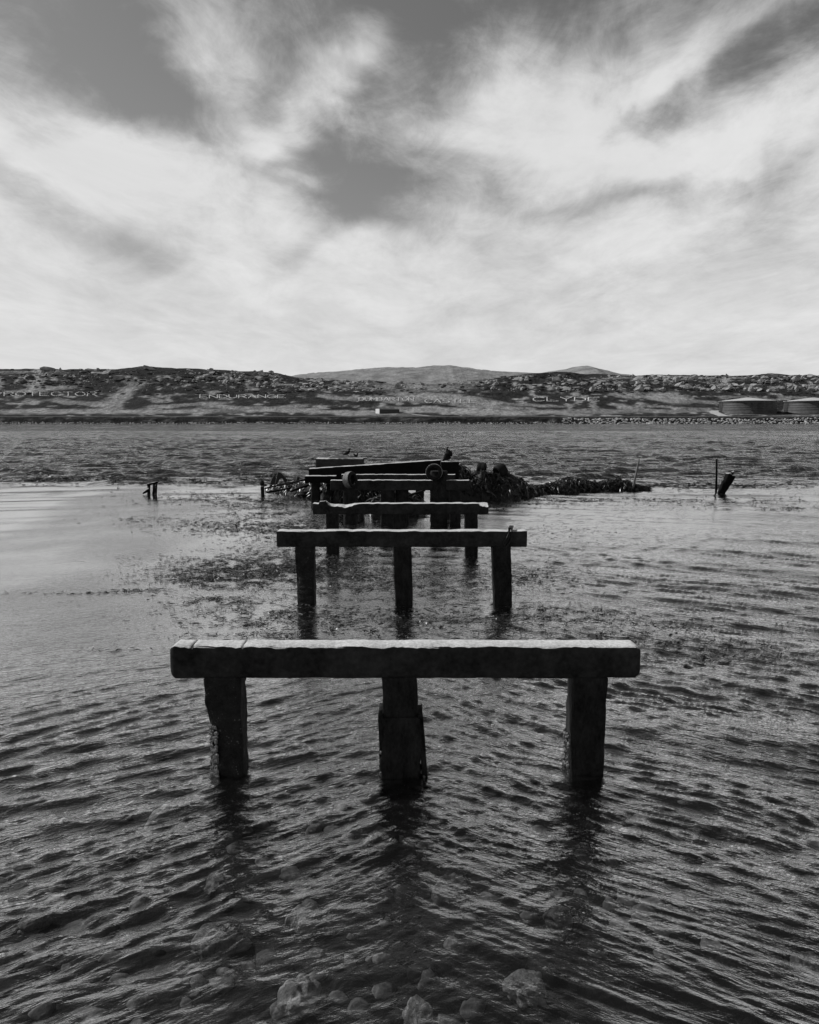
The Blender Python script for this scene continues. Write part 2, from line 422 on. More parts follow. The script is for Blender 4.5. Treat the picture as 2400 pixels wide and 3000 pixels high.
# ------------------------------------------------------------------ water
def masks(x, y):
    """ripple strength: choppy close in, damped by the kelp further out, windy beyond it"""
    wob = (fbm(x / 5, y / 5, 3, 4) - 0.5)
    near = 1 - sstep(7.6, 12.5, y - 0.10 * x + 2.2 * wob + 0.25 * np.maximum(x, 0) * -1)
    far = sstep(36, 47, y + 16 * wob + 0.05 * x)
    mid = np.clip(1 - near - far, 0, 1)
    right = sstep(-2.5, 5.0, x - 0.02 * y + 2.5 * wob) * (1 - 0.55 * sstep(17, 27, y + 6 * wob))
    return near, mid, far, right
def wave_height(x, y, dy):
    near, mid, far, right = masks(x, y)
    h = np.zeros_like(x)
    rng = np.random.RandomState(11)
    sel = y < 60
    xs, ys, ds = x[sel], y[sel], dy[sel]
    calm = 1 - 0.5 * (1 - sstep(4.6, 6.6, ys + 0.5 * np.abs(xs) + 1.2 * (fbm(xs, ys, 2, 9) - .5)))   # shallows over the stones
    amp_n = calm * near[sel] + mid[sel] * (0.035 + 0.95 * right[sel])
    hn = np.zeros_like(xs)
    side = {-1: 1 - sstep(-1.9, 2.3, xs), 1: sstep(-2.3, 1.9, xs)}
    lams = np.exp(np.linspace(math.log(0.06), math.log(0.60), 15))
    for i, lam in enumerate(lams):
        for fam in (-1, 1):            # two trains that meet in front of the jetty
            ang = fam * R(rng.normal(35, 14)); p0 = rng.uniform(0, 6.28)
            if i % 4 == 2: ang = R(rng.normal(0, 25))
            fl = np.clip(lam / (2.0 * ds) - 0.6, 0, 1) * amp_n * side[fam]
            ok = fl > 0.003
            if not ok.any(): continue
            xq, yq = xs[ok], ys[ok]; k = i * 2 + (fam > 0)
            al = xq * math.cos(ang) - yq * math.sin(ang); ac = xq * math.sin(ang) + yq * math.cos(ang)
            w = 3.0 * (fbm(al / (9.0 * lam) + k * 3.7, ac / (5.0 * lam), 2, 20 + k) - 0.5) * 2
            env = np.clip(2.4 * vnoise(al / (13.0 * lam) + 5.1 * k, ac / (2.8 * lam), 60 + k) - 0.45, 0, 2)
            ph = 2 * math.pi * ac / lam + w + p0
            shp = np.sin(ph) + 0.40 * np.sin(2 * ph) + 0.18 * np.sin(3 * ph)      # steep face towards the shore
            slope = 0.115 - 0.025 * float(sstep(0.12, 0.3, np.array(lam)))
            if i % 4 == 2: slope *= 0.75
            hn[ok] += slope * lam / (2 * math.pi) * shp * env * fl[ok]
    # long low swells that bend round the jetty
    for i, lam in enumerate((1.4, 2.1, 3.3)):
        r = np.hypot(xs * 0.8 - rng.normal(0, 1), ys - 2)
        w = 5 * (fbm(xs / 7 + i * 9, ys / 7, 2, 90 + i) - 0.5) * 2
        env = np.clip(2.2 * vnoise(xs / 6 + i * 3, ys / 4, 95 + i) - 0.6, 0, 2)
        hn += (0.13 * right[sel] + 0.016) * lam / (2 * math.pi) * np.sin(2 * math.pi * r / lam + w) * env * (1 - 0.3 * near[sel])
    h[sel] += hn
    sf = y > 30
    xf, yf, df = x[sf], y[sf], dy[sf]
    hf = np.zeros_like(xf)
    for i, lam in enumerate(np.exp(np.linspace(math.log(0.35), math.log(3.2), 13))):
        a = rng.normal(0.06, 0.26)
        dx_, dy_ = math.sin(a), math.cos(a)
        w = 3 * (fbm(xf / (6 * lam) + i, yf / (4 * lam), 2, 120 + i) - 0.5) * 2
        env = np.clip(2.2 * vnoise(xf / (6 * lam) + i * 2, yf / (2.4 * lam), 150 + i) - 0.3, 0.05, 2)
        shp = np.exp(np.sin(2 * math.pi * (xf * dx_ + yf * dy_) / lam + w + rng.uniform(0, 6))) - 1.27
        hf += 0.12 * lam / (2 * math.pi) * shp * env * np.clip(lam / (2.2 * df) - 0.6, 0, 1)
    h[sf] += hf * far[sf]
    return h, near, mid, far, right

def build_water():
    ya = 2.2 * np.exp(np.linspace(0, math.log(60 / 2.2), 950))
    yb = 60 * np.exp(np.linspace(0, math.log(250 / 60), 410))[1:]
    yc = 250 * np.exp(np.linspace(0, math.log(830 / 250), 80))[1:]
    Yr = np.concatenate([[-30, -8, -2], ya, yb, yc])
    dYr = np.gradient(Yr); dYr[:4] = 0.03
    u = np.concatenate([[-3.0, -1.6, -1.0, -0.78], np.linspace(-0.62, 0.62, 700), [0.78, 1.0, 1.6, 3.0]])
    wid = np.maximum(Yr, 2.2) + 1.2
    X = u[None, :] * wid[:, None]
    X[:3] = u[None, :] * 40
    Y = np.repeat(Yr[:, None], len(u), 1)
    D = np.repeat(dYr[:, None], len(u), 1)
    h, near, mid, far, right = wave_height(X.ravel(), Y.ravel(), D.ravel())
    V = np.stack([X.ravel(), Y.ravel(), h], 1)
    me = mesh_np('water', V, grid_faces(len(Yr), len(u)))
    patch = fbm(X.ravel() / 3.0, Y.ravel() / 6.0, 3, 7)
    pr = np.clip((patch - 0.42) * 4, 0, 1)
    col = np.zeros((len(V), 4), dtype=np.float32)
    sh = 1 - 0.55 * (1 - sstep(4.6, 6.6, Y.ravel() + 0.5 * np.abs(X.ravel())))
    col[:, 0] = near * 0.9 * sh + mid * (0.08 + 0.40 * right + 0.30 * pr + 0.25 * (1 - sstep(10, 26, Y.ravel() + 10 * (patch - .5)))) + far * 0.4
    col[:, 1] = far * 0.9 + mid * 0.05 * right
    col[:, 2] = far
    col[:, 3] = sstep(-1.6, 1.6, X.ravel() + 1.2 * (patch - .5))
    ca = me.color_attributes.new('ripple', 'FLOAT_COLOR', 'POINT')
    ca.data.foreach_set('color', col.ravel())
    o = obj('water', me, M['water'])
    tag(o, kind='structure')
build_water()
def water_z(x, y):
    x = np.atleast_1d(np.asarray(x, float)); y = np.atleast_1d(np.asarray(y, float))
    return wave_height(x, y, 0.0035 * np.abs(y))[0]

# ------------------------------------------------------------------ seabed
def bed_z(x, y):
    base = -0.34 - 0.075 * np.clip(y - 4, -3, 60)
    return base + 0.22 * (fbm(x * 0.9, y * 0.9, 4, 31) - 0.5) + 0.05 * (fbm(x * 5, y * 5, 2, 33) - 0.5)
def build_seabed():
    Yr = np.concatenate([[-35, -10], 0.5 * np.exp(np.linspace(0, math.log(820 / 0.5), 230))])
    u = np.concatenate([[-3.2, -1.5], np.linspace(-0.8, 0.8, 150), [1.5, 3.2]])
    X = u[None, :] * (np.maximum(Yr, 2) + 2)[:, None]; X[:2] = u[None, :] * 42
    Y = np.repeat(Yr[:, None], len(u), 1)
    Z = np.where(Y > 790, -6, np.maximum(bed_z(X, Y), -6))
    me = mesh_np('seabed', np.stack([X.ravel(), Y.ravel(), Z.ravel()], 1), grid_faces(*X.shape))
    tag(obj('seabed', me, M['seabed']), kind='structure')
build_seabed()

# ------------------------------------------------------------------ far shore
SKY_X = [-700, -200, 0, 130, 220, 330, 420, 480, 600, 740, 820, 870, 930, 1000, 1100, 1250, 1350, 1450, 1530, 1600, 1700, 1850, 2000, 2150, 2260, 2300, 2400, 2700, 3200]
SKY_Y = [1100, 1088, 1083, 1085, 1083, 1085, 1078, 1080, 1085, 1092, 1097, 1106, 1112, 1118, 1122, 1128, 1122, 1112, 1100, 1096, 1098, 1103, 1103, 1104, 1099, 1103, 1105, 1110, 1120]
RIDGE_Y = 1085.0
def pic_x(x, Y): return 1200 + F * x / (Y / cp)          # column of the far slope, about
def hill_z(x, Y):
    x = np.asarray(x, float); Y = np.asarray(Y, float)
    px = 1200 + F * x / np.maximum(Y, 1)
    pyr = np.interp(px, SKY_X, SKY_Y)
    zr = CAM_H + (1232 - pyr) / F * RIDGE_Y
    prof = np.interp(Y, [782, 799, 802, 806, 811, 822, 880, 950, 1000, 1050, 1085, 1200, 1500],
                     [-16, -0.6, 1.0, 4.6, 6.6, 7.6, 13.5, 31, 44, 60, 69, 42, 20])
    # the slope up to the lettering is the same everywhere; above it follows the skyline
    k = sstep(955, 1085, Y)
    z = prof * (1 - k) + k * (zr * np.where(Y < 1085, 0.62 + 0.38 * sstep(955, 1085, Y), 1 - 0.45 * sstep(1085, 1300, Y)))
    rough = sstep(955, 1030, Y) * (1 - 0.5 * sstep(1100, 1200, Y))
    z = z + rough * 5.0 * (fbm(x / 26, Y / 26, 4, 41) - 0.5) + sstep(825, 900, Y) * 2.6 * (fbm(x / 40, Y / 22, 3, 43) - 0.5)
    z = z + sstep(799, 803, Y) * (1 - sstep(808, 812, Y)) * 2.4 * (fbm(x / 6, Y / 3, 3, 47) - 0.5)
    return z
DROP_Y = np.arange(800, 1200, 1.0)
def drop(px, py):
    """where the sight line through a far picture point meets the slope"""
    d = ray(px, py)
    t = DROP_Y / d.y
    hz = hill_z(d.x * t, DROP_Y)
    hit = np.nonzero(hz >= CAM_H + d.z * t)[0]
    if len(hit) == 0: return None
    k = hit[0]
    return Vector((d.x * t[k], DROP_Y[k], float(hz[k])))

PATCH = [  # pale grass: px, py, radius x, radius y, turn, weight
    (110, 1110, 50, 26, -60, .9), (120, 1140, 120, 7, -5, .7), (350, 1165, 75, 22, -40, .9), (250, 1183, 130, 8, 6, .8),
    (460, 1173, 30, 8, 0, .8), (550, 1186, 130, 8, -4, .8), (690, 1192, 130, 7, 3, .8), (360, 1150, 90, 14, -25, .6),
    (300, 1205, 420, 9, 0, .9), (900, 1205, 330, 9, 2, .9), (820, 1196, 100, 9, -6, .7), (1350, 1204, 260, 12, 2, .95), (1500, 1196, 260, 9, 5, .8),
    (1290, 1162, 150, 14, 4, .95), (1130, 1170, 150, 8, 2, .8), (1390, 1176, 120, 8, 4, .8), (990, 1166, 70, 6, 8, .7), (1200, 1135, 200, 12, 0, .6),
    (1120, 1131, 90, 7, 0, .6), (1260, 1120, 180, 9, 0, .6), (1560, 1185, 130, 4, 3, .7),
    (1960, 1165, 75, 18, 5, .9), (1840, 1158, 60, 9, 2, .8), (1830, 1190, 55, 8, 6, .8), (2000, 1195, 150, 5, 4, .7), (2020, 1172, 120, 6, 5, .6),
    (1690, 1217, 45, 6, 0, 1.0), (1700, 1205, 300, 8, 0, .6), (2200, 1165, 100, 5, 4, .6), (2330, 1163, 60, 4, 3, .6), (2250, 1217, 200, 3, 0, .5), (2000, 1108, 260, 5, 0, .7), (60, 1092, 160, 5, 0, .5),
    (60, 1207, 200, 9, 0, .6), (1900, 1204, 300, 6, 0, .6), (-150, 1190, 150, 12, 0, .7),
]
def build_hill():
    xs = np.concatenate([np.linspace(-1500, -620, 60), np.linspace(-615, 615, 560), np.linspace(620, 1500, 60)])
    ys = np.concatenate([np.linspace(782, 815, 34), np.linspace(817, 960, 60), np.linspace(963, 1110, 62), np.linspace(1118, 1500, 20)])
    X, Y = np.meshgrid(xs, ys)
    Z = hill_z(X, Y)
    V = np.stack([X.ravel(), Y.ravel(), Z.ravel()], 1)
    me = mesh_np('hillside', V, grid_faces(len(ys), len(xs)))
    # picture position of each point: where which plants grow on this slope
    rel = V - np.array([0, 0, CAM_H])
    fwd = rel[:, 1] * cp - rel[:, 2] * sp; upc = rel[:, 1] * sp + rel[:, 2] * cp
    px = 1200 + F * rel[:, 0] / fwd; py = 1500 - F * upc / fwd
    n = fbm(px / 26, py / 7, 4, 61); n2 = fbm(px / 60, py / 10, 3, 66)
    g = np.zeros(len(V))
    for (cx, cy, rx, ry, an, w) in PATCH:
        a = R(an); dx, dy = px - cx + (n - .5) * 50, py - cy + (n2 - .5) * 12
        e = np.sqrt(((dx * math.cos(a) + dy * math.sin(a)) / rx) ** 2 + ((-dx * math.sin(a) + dy * math.cos(a)) / ry) ** 2)
        g = np.maximum(g, w * (1 - sstep(0.6, 1.15, e)))
    g = np.maximum(g, 0.75 * sstep(0.60, 0.72, n) * (py > 1100)) * (0.65 + 0.7 * (n - 0.2))
    low = (Y.ravel() < 812)
    alb = 0.031 + 0.022 * (n - .5) * 2 + 0.26 * np.clip(g, 0, 1)
    bank = 0.022 + 0.10 * np.clip((fbm(V[:, 0] / 7, V[:, 1] / 3, 3, 70) - 0.55) * 3, 0, 1)
    alb = np.where(low, bank, alb)
    alb = np.where(Y.ravel() < 800.8, 0.02 + 0.3 * np.clip((fbm(V[:, 0] / 12, V[:, 1], 3, 75) - 0.5) * 4, 0, 1), alb)
    col = np.ones((len(V), 4), dtype=np.float32); col[:, :3] = np.clip(alb, 0.012, 0.5)[:, None]
    me.color_attributes.new('plants', 'FLOAT_COLOR', 'POINT').data.foreach_set('color', col.ravel())
    m = bpy.data.materials.new('heath_and_grass'); m.use_nodes = True
    t = m.node_tree; t.nodes.clear(); b = NB(t)
    a_ = b.n('ShaderNodeAttribute', attribute_name='plants')
    tc = b.n('ShaderNodeTexCoord'); mp = b.n('ShaderNodeMapping'); b.link(tc.outputs['Object'], mp.inputs[0]); mp.inputs['Scale'].default_value = (1, .5, 1)
    nn = b.noise(mp.outputs[0], 0.22, 6, 0.7)
    v = b.vmath('SCALE', a_.outputs['Color']); v.node.inputs['Scale'].default_value = 1
    b.link(b.mapr(nn.outputs['Fac'], 0.3, 0.7, 0.30, 1.75), v.node.inputs['Scale'])
    p = b.n('ShaderNodeBsdfPrincipled'); b.link(v, p.inputs['Base Color']); p.inputs['Roughness'].default_value = 0.95; p.inputs['Specular IOR Level'].default_value = 0.05
    bn = b.noise(mp.outputs[0], 0.35, 6, 0.7); bp = b.n('ShaderNodeBump'); bp.inputs['Strength'].default_value = 1; bp.inputs['Distance'].default_value = 3.0
    b.link(bn.outputs['Fac'], bp.inputs['Height']); b.link(bp.outputs[0], p.inputs['Normal'])
    o_ = b.n('ShaderNodeOutputMaterial'); b.link(p.outputs[0], o_.inputs[0])
    o = obj('hillside', me, m); tag(o, kind='structure')
    return o
hill = build_hill()

def far_hill(name, pts, Yd, base, seed, rocks):
    pxs, pys = zip(*pts)
    n = 360; xs = np.linspace(pxs[0], pxs[-1], n)
    ridge = np.interp(xs, pxs, pys)
    rows = np.linspace(-1, 1, 60)
    V = []
    wx = (xs - 1200) / F * Yd
    zr = CAM_H + (1232 - ridge) / F * Yd
    for r in rows:
        Y = Yd + r * Yd * 0.28
        k = 0.5 + 0.5 * math.cos(math.pi * r)
        z = -2 + (zr + 2) * (0.30 + 0.70 * k) + (10 * (fbm(wx / 80, np.full(n, Y) / 80, 4, seed) - 0.5) + 3.2 * (np.maximum(fbm(wx / 30, np.full(n, Y) / 30, 3, seed + 5), 0.58) - 0.58) * 3) * k * Yd / 2300
        V.append(np.stack([wx, np.full(n, Y), z], 1))
    V = np.concatenate(V)
    me = mesh_np(name, V, grid_faces(60, n))
    o = obj(name, me, base); tag(o, kind='structure')
    return o
M['far_grass'] = mat('far_grass', 0.21, 0.95, 0.6, 0.03, 5.0, 0.06, spec=0.05)
fh1 = far_hill('distant_hill', [(700, 1150), (820, 1118), (900, 1100), (985, 1092), (1060, 1088), (1180, 1080), (1230, 1081), (1300, 1077), (1312, 1074), (1345, 1079), (1450, 1091), (1540, 1096), (1640, 1105), (1760, 1140)], 2300, M['far_grass'], 71, 0)
fh2 = far_hill('distant_hill', [(1450, 1140), (1530, 1104), (1600, 1093), (1650, 1086), (1672, 1079), (1695, 1076), (1715, 1083), (1750, 1089), (1790, 1098), (1900, 1110), (2000, 1140)], 1500, M['far_grass'], 77, 0)

# rocks of the slope: outcrops and scree
rng = random.Random(5)
rock_meshes = []
for k in range(9):
    V, Fc = ico(2, 200 + k, 0.45, 1.9, (1, 0.8, 0.70), facet=1.0)
    rock_meshes.append(mesh_np('rock', V, Fc, smooth=False)); rock_meshes[-1].materials.append(M['rock'])
BANDS = [  # picture spans of the outcrops: x0, x1, y0, y1, how many, size range in metres
    (230, 860, 1082, 1120, 80, 1.6, 5.0), (640, 900, 1100, 1138, 46, 1.6, 4.6), (860, 1090, 1112, 1146, 38, 1.6, 4.6), (1090, 1260, 1120, 1142, 12, 2.5, 5),
    (1270, 1560, 1106, 1142, 38, 1.6, 4.6), (1500, 1860, 1100, 1145, 60, 1.6, 4.8), (1860, 2400, 1104, 1146, 95, 2.2, 6.2), (0, 230, 1086, 1106, 14, 2.5, 5),
]
def put_rock(me, p, s, parent=None):
    o = bpy.data.objects.new('rock', me); COL.objects.link(o)
    o.location = p; o.scale = s; o.rotation_euler = (rng.uniform(-.35, .35), rng.uniform(-.35, .35), rng.uniform(0, 6.28))
    if parent: o.parent = parent
cand = []
for (x0, x1, y0, y1, cnt, s0, s1) in BANDS:
    for _ in range(cnt * 5):
        px = rng.uniform(x0, x1); py = rng.uniform(y0, y1)
        if fbm(px / 40, py / 14, 3, 88) < 0.50: continue
        p = drop(px, py)
        if p is None: continue
        cand.append((rng.uniform(s0, s1) * (1 if rng.random() < .75 else 1.5), p))
rng.shuffle(cand)
cand.sort(key=lambda c: -c[0])
big, small = cand[:290], cand[290:]
for s, p in big:
    put_rock(rng.choice(rock_meshes), p + Vector((0, 0, s * 0.10)), (s * rng.uniform(.7, 1.7), s * rng.uniform(.6, 1.2), s * rng.uniform(.45, 1.15)), hill)
mb = MB()
base_rocks = [ico(1, 300 + k, 0.3, 1.5, (1, .8, .7), facet=0.8) for k in range(6)]
for s, p in small + [(rng.uniform(0.8, 1.8), drop(rng.uniform(0, 2400), rng.uniform(1088, 1150))) for _ in range(1100)]:
    if p is None: continue
    V, Fc = rng.choice(base_rocks); a = rng.uniform(0, 6.28); c, s_ = math.cos(a), math.sin(a); k = s * 0.6
    mb.add([(p.x + k * 1.3 * (v[0] * c - v[1] * s_), p.y + k * (v[0] * s_ + v[1] * c), p.z + k * v[2]) for v in V], Fc)
o = mb.build('scree', M['rock'], hill); tag(o, kind='stuff')
mb = MB()                       # dark scrub in drifts over the upper slope and along the bank
for k in range(1500):
    px = rng.uniform(-20, 2420); py = rng.uniform(1082, 1158)
    if fbm(px / 70, py / 12, 3, 140) < 0.50: continue
    p = drop(px, py)
    if p is None: continue
    s_ = rng.uniform(0.9, 2.6); V, Fc = rng.choice(base_rocks)
    mb.add([(p.x + s_ * 1.5 * v[0], p.y + s_ * v[1], p.z + s_ * .55 * (v[2] + .3)) for v in V], Fc)
M['scrub'] = mat('dark_scrub', 0.022, 0.95, 0.6, 0.8, 0.3, 1.5, spec=0.02)
o = mb.build('scrub', M['scrub'], hill); tag(o, kind='stuff')
# shore stones along the waterline, thick riprap below the tanks
mb = MB()
for _ in range(2600):
    px = rng.uniform(-60, 2460)
    dense = px > 1640
    if not dense and rng.random() < 0.62: continue
    Y = rng.uniform(799.5, 806.5 if dense else 802.5); x = (px - 1200) / F * Y
    k = rng.uniform(0.5, 1.5) if dense else rng.uniform(0.35, 0.9)
    V, Fc = rng.choice(base_rocks); a = rng.uniform(0, 6.28); c, s_ = math.cos(a), math.sin(a)
    z = float(hill_z(x, Y)) + 0.2 * k
    mb.add([(x + k * 1.3 * (v[0] * c - v[1] * s_), Y + k * (v[0] * s_ + v[1] * c), z + k * v[2]) for v in V], Fc)
o = mb.build('shore_stones', M['shore_rock']); tag(o, 'pale broken stones along the far waterline', 'stones', kind='stuff')

# road along the far shore, side tracks
def strip(name, pts, w, m, lift=0.25):
    V = []; Fc = []
    P = []
    for (a, c) in zip(pts[:-1], pts[1:]):
        n = max(2, int((Vector(c) - Vector(a)).length / 8))
        for i in range(n): P.append(Vector(a).lerp(Vector(c), i / n))
    P.append(Vector(pts[-1]))
    for i, p in enumerate(P):
        d = (P[min(i + 1, len(P) - 1)] - P[max(i - 1, 0)]).normalized(); nrm = Vector((-d.y, d.x)) * w / 2
        ea, eb = p + nrm, p - nrm
        zc = max(float(hill_z(ea.x, ea.y)), float(hill_z(eb.x, eb.y)), float(hill_z(p.x, p.y))) + lift
        for q_ in (ea, eb): V.append((q_.x, q_.y, zc))
        for q_ in (ea, eb): V.append((q_.x, q_.y, zc - 1.6))
    for i in range(len(P) - 1):
        a = i * 4; c = a + 4
        Fc += [(a, a + 1, c + 1, c), (a + 2, a, c, c + 2), (a + 1, a + 3, c + 3, c + 1)]
    me = mesh_np(name, V, Fc, smooth=False)
    return tag(obj(name, me, m), kind='structure')
strip('road', [(-1300, 815), (-420, 815), (-100, 817), (200, 815), (420, 814), (1300, 816)], 5.5, M['road'])
pa, pb = drop(1140, 1212), drop(1290, 1219)
strip('track', [(pa.x + 10, pa.y - 6), (pa.x + 24, pa.y - 10), (pb.x - 10, 821), (pb.x + 8, 818)], 4.0, M['road'], 0.3)
pa = drop(2085, 1206)
strip('track', [(pa.x + 6, pa.y + 4), (pa.x, pa.y - 6), (pa.x - 6, 818)], 9.0, M['road'], 0.3)

# fuel tanks
def tank(px, label, rad=28.5, hgt=12.0):
    Y = 868.0
    x = (px - 1200) / F * Y; zb = float(hill_z(x, Y - rad * 0.8)) + 1.2
    root = empty('storage_tank', (x, Y, zb)); tag(root, label, 'tank', 'round storage tanks on the far shore')
    n = 72
    # shell of overlapping plate courses, each course a hair wider than the one above
    courses = 5; V = []; Fc = []
    for c in range(courses):
        r = rad - c * 0.12; z0 = hgt * c / courses - (4.0 if c == 0 else 0); z1 = hgt * (c + 1) / courses
        o0 = len(V)
        for z in (z0, z1):
            for i in range(n): a = 2 * math.pi * i / n; V.append((r * math.cos(a), r * math.sin(a), z))
        for i in range(n): j = (i + 1) % n; Fc.append((o0 + i, o0 + j, o0 + n + j, o0 + n + i))
        if c < courses - 1:
            o1 = len(V)
            for i in range(n): a = 2 * math.pi * i / n; V.append(((r - .12) * math.cos(a), (r - .12) * math.sin(a), z1))
            for i in range(n): j = (i + 1) % n; Fc.append((o0 + n + i, o0 + n + j, o1 + j, o1 + i))
    shell = obj('shell', mesh_np('shell', V, Fc, smooth=True), M['tank'], root)
    V = []; Fc = []                              # low cone with rafters showing as facets
    for i in range(n):
        a = 2 * math.pi * i / n; V.append(((rad + .35) * math.cos(a), (rad + .35) * math.sin(a), hgt))
    for i in range(n):
        a = 2 * math.pi * i / n; V.append(((rad + .35) * math.cos(a), (rad + .35) * math.sin(a), hgt + .45))
    V.append((0, 0, hgt + 4.2))
    for i in range(n):
        j = (i + 1) % n; Fc.append((i, j, n + j, n + i)); Fc.append((n + i, n + j, 2 * n))
    roof = obj('roof', mesh_np('roof', V, Fc, smooth=False), M['tank_roof'], root)
    V2, F2 = tube([(0, 0, hgt + 3.8), (0, 0, hgt + 5.2)], 0.7, 10)
    obj('vent', mesh_np('vent', V2, F2), M['tank'], roof)
    mb = MB()                                    # ladder tower at the left side
    for dx, dy in ((0, 0), (1.4, 0), (0, 1.4), (1.4, 1.4)):
        V2, F2 = tube([(-rad - 2.2 + dx, -3 + dy, -1), (-rad - 2.2 + dx, -3 + dy, hgt + 1.6)], 0.16, 6); mb.add(V2, F2)
    for z in np.arange(0.5, hgt + 1.6, 1.2):
        V2, F2 = tube([(-rad - 2.2, -3, z), (-rad - 0.8, -3, z)], 0.1, 5); mb.add(V2, F2)
        V2, F2 = tube([(-rad - 2.2, -3, z), (-rad - 2.2, -1.6, z)], 0.1, 5); mb.add(V2, F2)
    mb.build('ladder', M['dark_wall'], root)
    return root
tank(2183, 'round storage tank on the far shore, seen whole')
tank(2373, 'round storage tank at the right edge, cut by the frame')

# shed by the road
p = drop(1135, 1212)
root = empty('shed', (p.x, p.y + 9, p.z + 0.2), R(35)); tag(root, 'long low dark shed with white gable end on the far shore', 'shed')
L_, D_, H_ = 25.0, 7.0, 4.6
def boxpart(name, x0, x1, y0, y1, z0, z1, m, parent):
    V = [(x, y, z) for x in (x0, x1) for y in (y0, y1) for z in (z0, z1)]
    Fc = [(0, 1, 3, 2), (4, 6, 7, 5), (0, 4, 5, 1), (2, 3, 7, 6), (0, 2, 6, 4), (1, 5, 7, 3)]
    return obj(name, mesh_np(name, V, Fc, False), m, parent)
boxpart('wall', -L_ / 2 + 0.4, L_ / 2, -D_ / 2, D_ / 2, -1, H_ - .5, M['dark_wall'], root)
tag(boxpart('gable_end', -L_ / 2, -L_ / 2 + 0.397, -D_ / 2 - .1, D_ / 2 + .1, -1, H_ + .2, M['white_wall'], root), 'white end block of the shed')
rf = MB()
rf.add([(-L_ / 2 + 0.41, -D_ / 2 - .3, H_ - .497), (L_ / 2 + .3, -D_ / 2 - .3, H_ - .497), (-L_ / 2 + 0.41, D_ / 2 + .3, H_ - .497), (L_ / 2 + .3, D_ / 2 + .3, H_ - .497), (-L_ / 2 + 0.41, 0, H_ + .6), (L_ / 2 + .3, 0, H_ + .6)],
       [(0, 1, 5, 4), (3, 2, 4, 5), (0, 4, 2), (1, 3, 5), (0, 2, 3, 1)])
rf.build('roof', M['dark_wall'], root)
for xx in (-4, 2.5, 8):
    boxpart('door', xx - 1.3, xx + 1.3, -D_ / 2 - .06, -D_ / 2 + .1, -.9, 2.9, M['tank'], root)

# ships' names laid out in white stones on the slope
GL = {
    'A': [[(0, 0), (.5, 1), (1, 0)], [(.22, .4), (.78, .4)]],
    'B': [[(0, 0), (0, 1), (.75, 1), (.9, .75), (.75, .52), (0, .52)], [(.75, .52), (1, .27), (.75, 0), (0, 0)]],
    'C': [[(1, .85), (.7, 1), (.25, 1), (0, .7), (0, .3), (.25, 0), (.7, 0), (1, .15)]],
    'D': [[(0, 0), (0, 1), (.65, 1), (1, .7), (1, .3), (.65, 0), (0, 0)]],
    'E': [[(1, 1), (0, 1), (0, 0), (1, 0)], [(0, .5), (.8, .5)]],
    'L': [[(0, 1), (0, 0), (1, 0)]],
    'M': [[(0, 0), (0, 1), (.5, .4), (1, 1), (1, 0)]],
    'N': [[(0, 0), (0, 1), (1, 0), (1, 1)]],
    'O': [[(.3, 0), (0, .3), (0, .7), (.3, 1), (.7, 1), (1, .7), (1, .3), (.7, 0), (.3, 0)]],
    'P': [[(0, 0), (0, 1), (.75, 1), (1, .75), (.75, .48), (0, .48)]],
    'R': [[(0, 0), (0, 1), (.75, 1), (1, .75), (.75, .5), (0, .5)], [(.5, .5), (1, 0)]],
    'S': [[(1, .88), (.7, 1), (.2, 1), (0, .75), (.25, .53), (.8, .47), (1, .25), (.75, 0), (.25, 0), (0, .12)]],
    'T': [[(0, 1), (1, 1)], [(.5, 1), (.5, 0)]],
    'U': [[(0, 1), (0, .25), (.3, 0), (.7, 0), (1, .25), (1, 1)]],
    'Y': [[(0, 1), (.5, .5), (1, 1)], [(.5, .5), (.5, 0)]],
}
stoneV, stoneF = ico(1, 400, 0.2, 1.5, (1, 1, .8), facet=.6)
def word(text, x0, x1, ytop, ybot, label, gap=0.3, size=0.62):
    c0 = drop((x0 + x1) / 2, ybot)
    root = empty('stone_lettering', c0); tag(root, label, 'lettering', 'names laid out in white stones on the far slope')
    cw = (x1 - x0) / (len(text) + gap * (len(text) - 1))
    for k, ch in enumerate(text):
        lx = x0 + k * cw * (1 + gap); mb = MB()
        for poly in GL[ch]:
            for (a, c) in zip(poly[:-1], poly[1:]):
                qa = drop(lx + a[0] * cw, ybot + (ytop - ybot) * a[1]); qb = drop(lx + c[0] * cw, ybot + (ytop - ybot) * c[1])
                if qa is None or qb is None: continue
                n = max(2, int((qb - qa).length / 0.9))
                for i in range(n + 1):
                    q_ = qa.lerp(qb, i / n); z = float(hill_z(q_.x, q_.y)); s = size * rng.uniform(.75, 1.25)
                    q_ = Vector((q_.x + rng.uniform(-.25, .25), q_.y + rng.uniform(-.5, .5), z + s * .45)) - c0
                    mb.add([(q_.x + v[0] * s, q_.y + v[1] * s * 1.6, q_.z + v[2] * s) for v in stoneV], stoneF)
        mb.build('letter', M['white_stone'], root)
word('PROTECTOR', -22, 284, 1150, 1161, 'white stone name on the far slope, leftmost, large clear letters', .28, .66)
word('ENDURANCE', 586, 836, 1158, 1167, 'white stone name on the dark heath above the left trestle end', .25, .62)
word('DUMBARTON', 1052, 1212, 1166, 1175, 'white stone name on the pale grass right above the low shed', .25, .6)
word('CASTLE', 1246, 1396, 1171, 1181, 'short white stone name on the pale grass right of the shed', .25, .6)
word('CLYDE', 1563, 1756, 1165, 1176, 'five white stone letters on the dark slope left of the tanks', .28, .62)

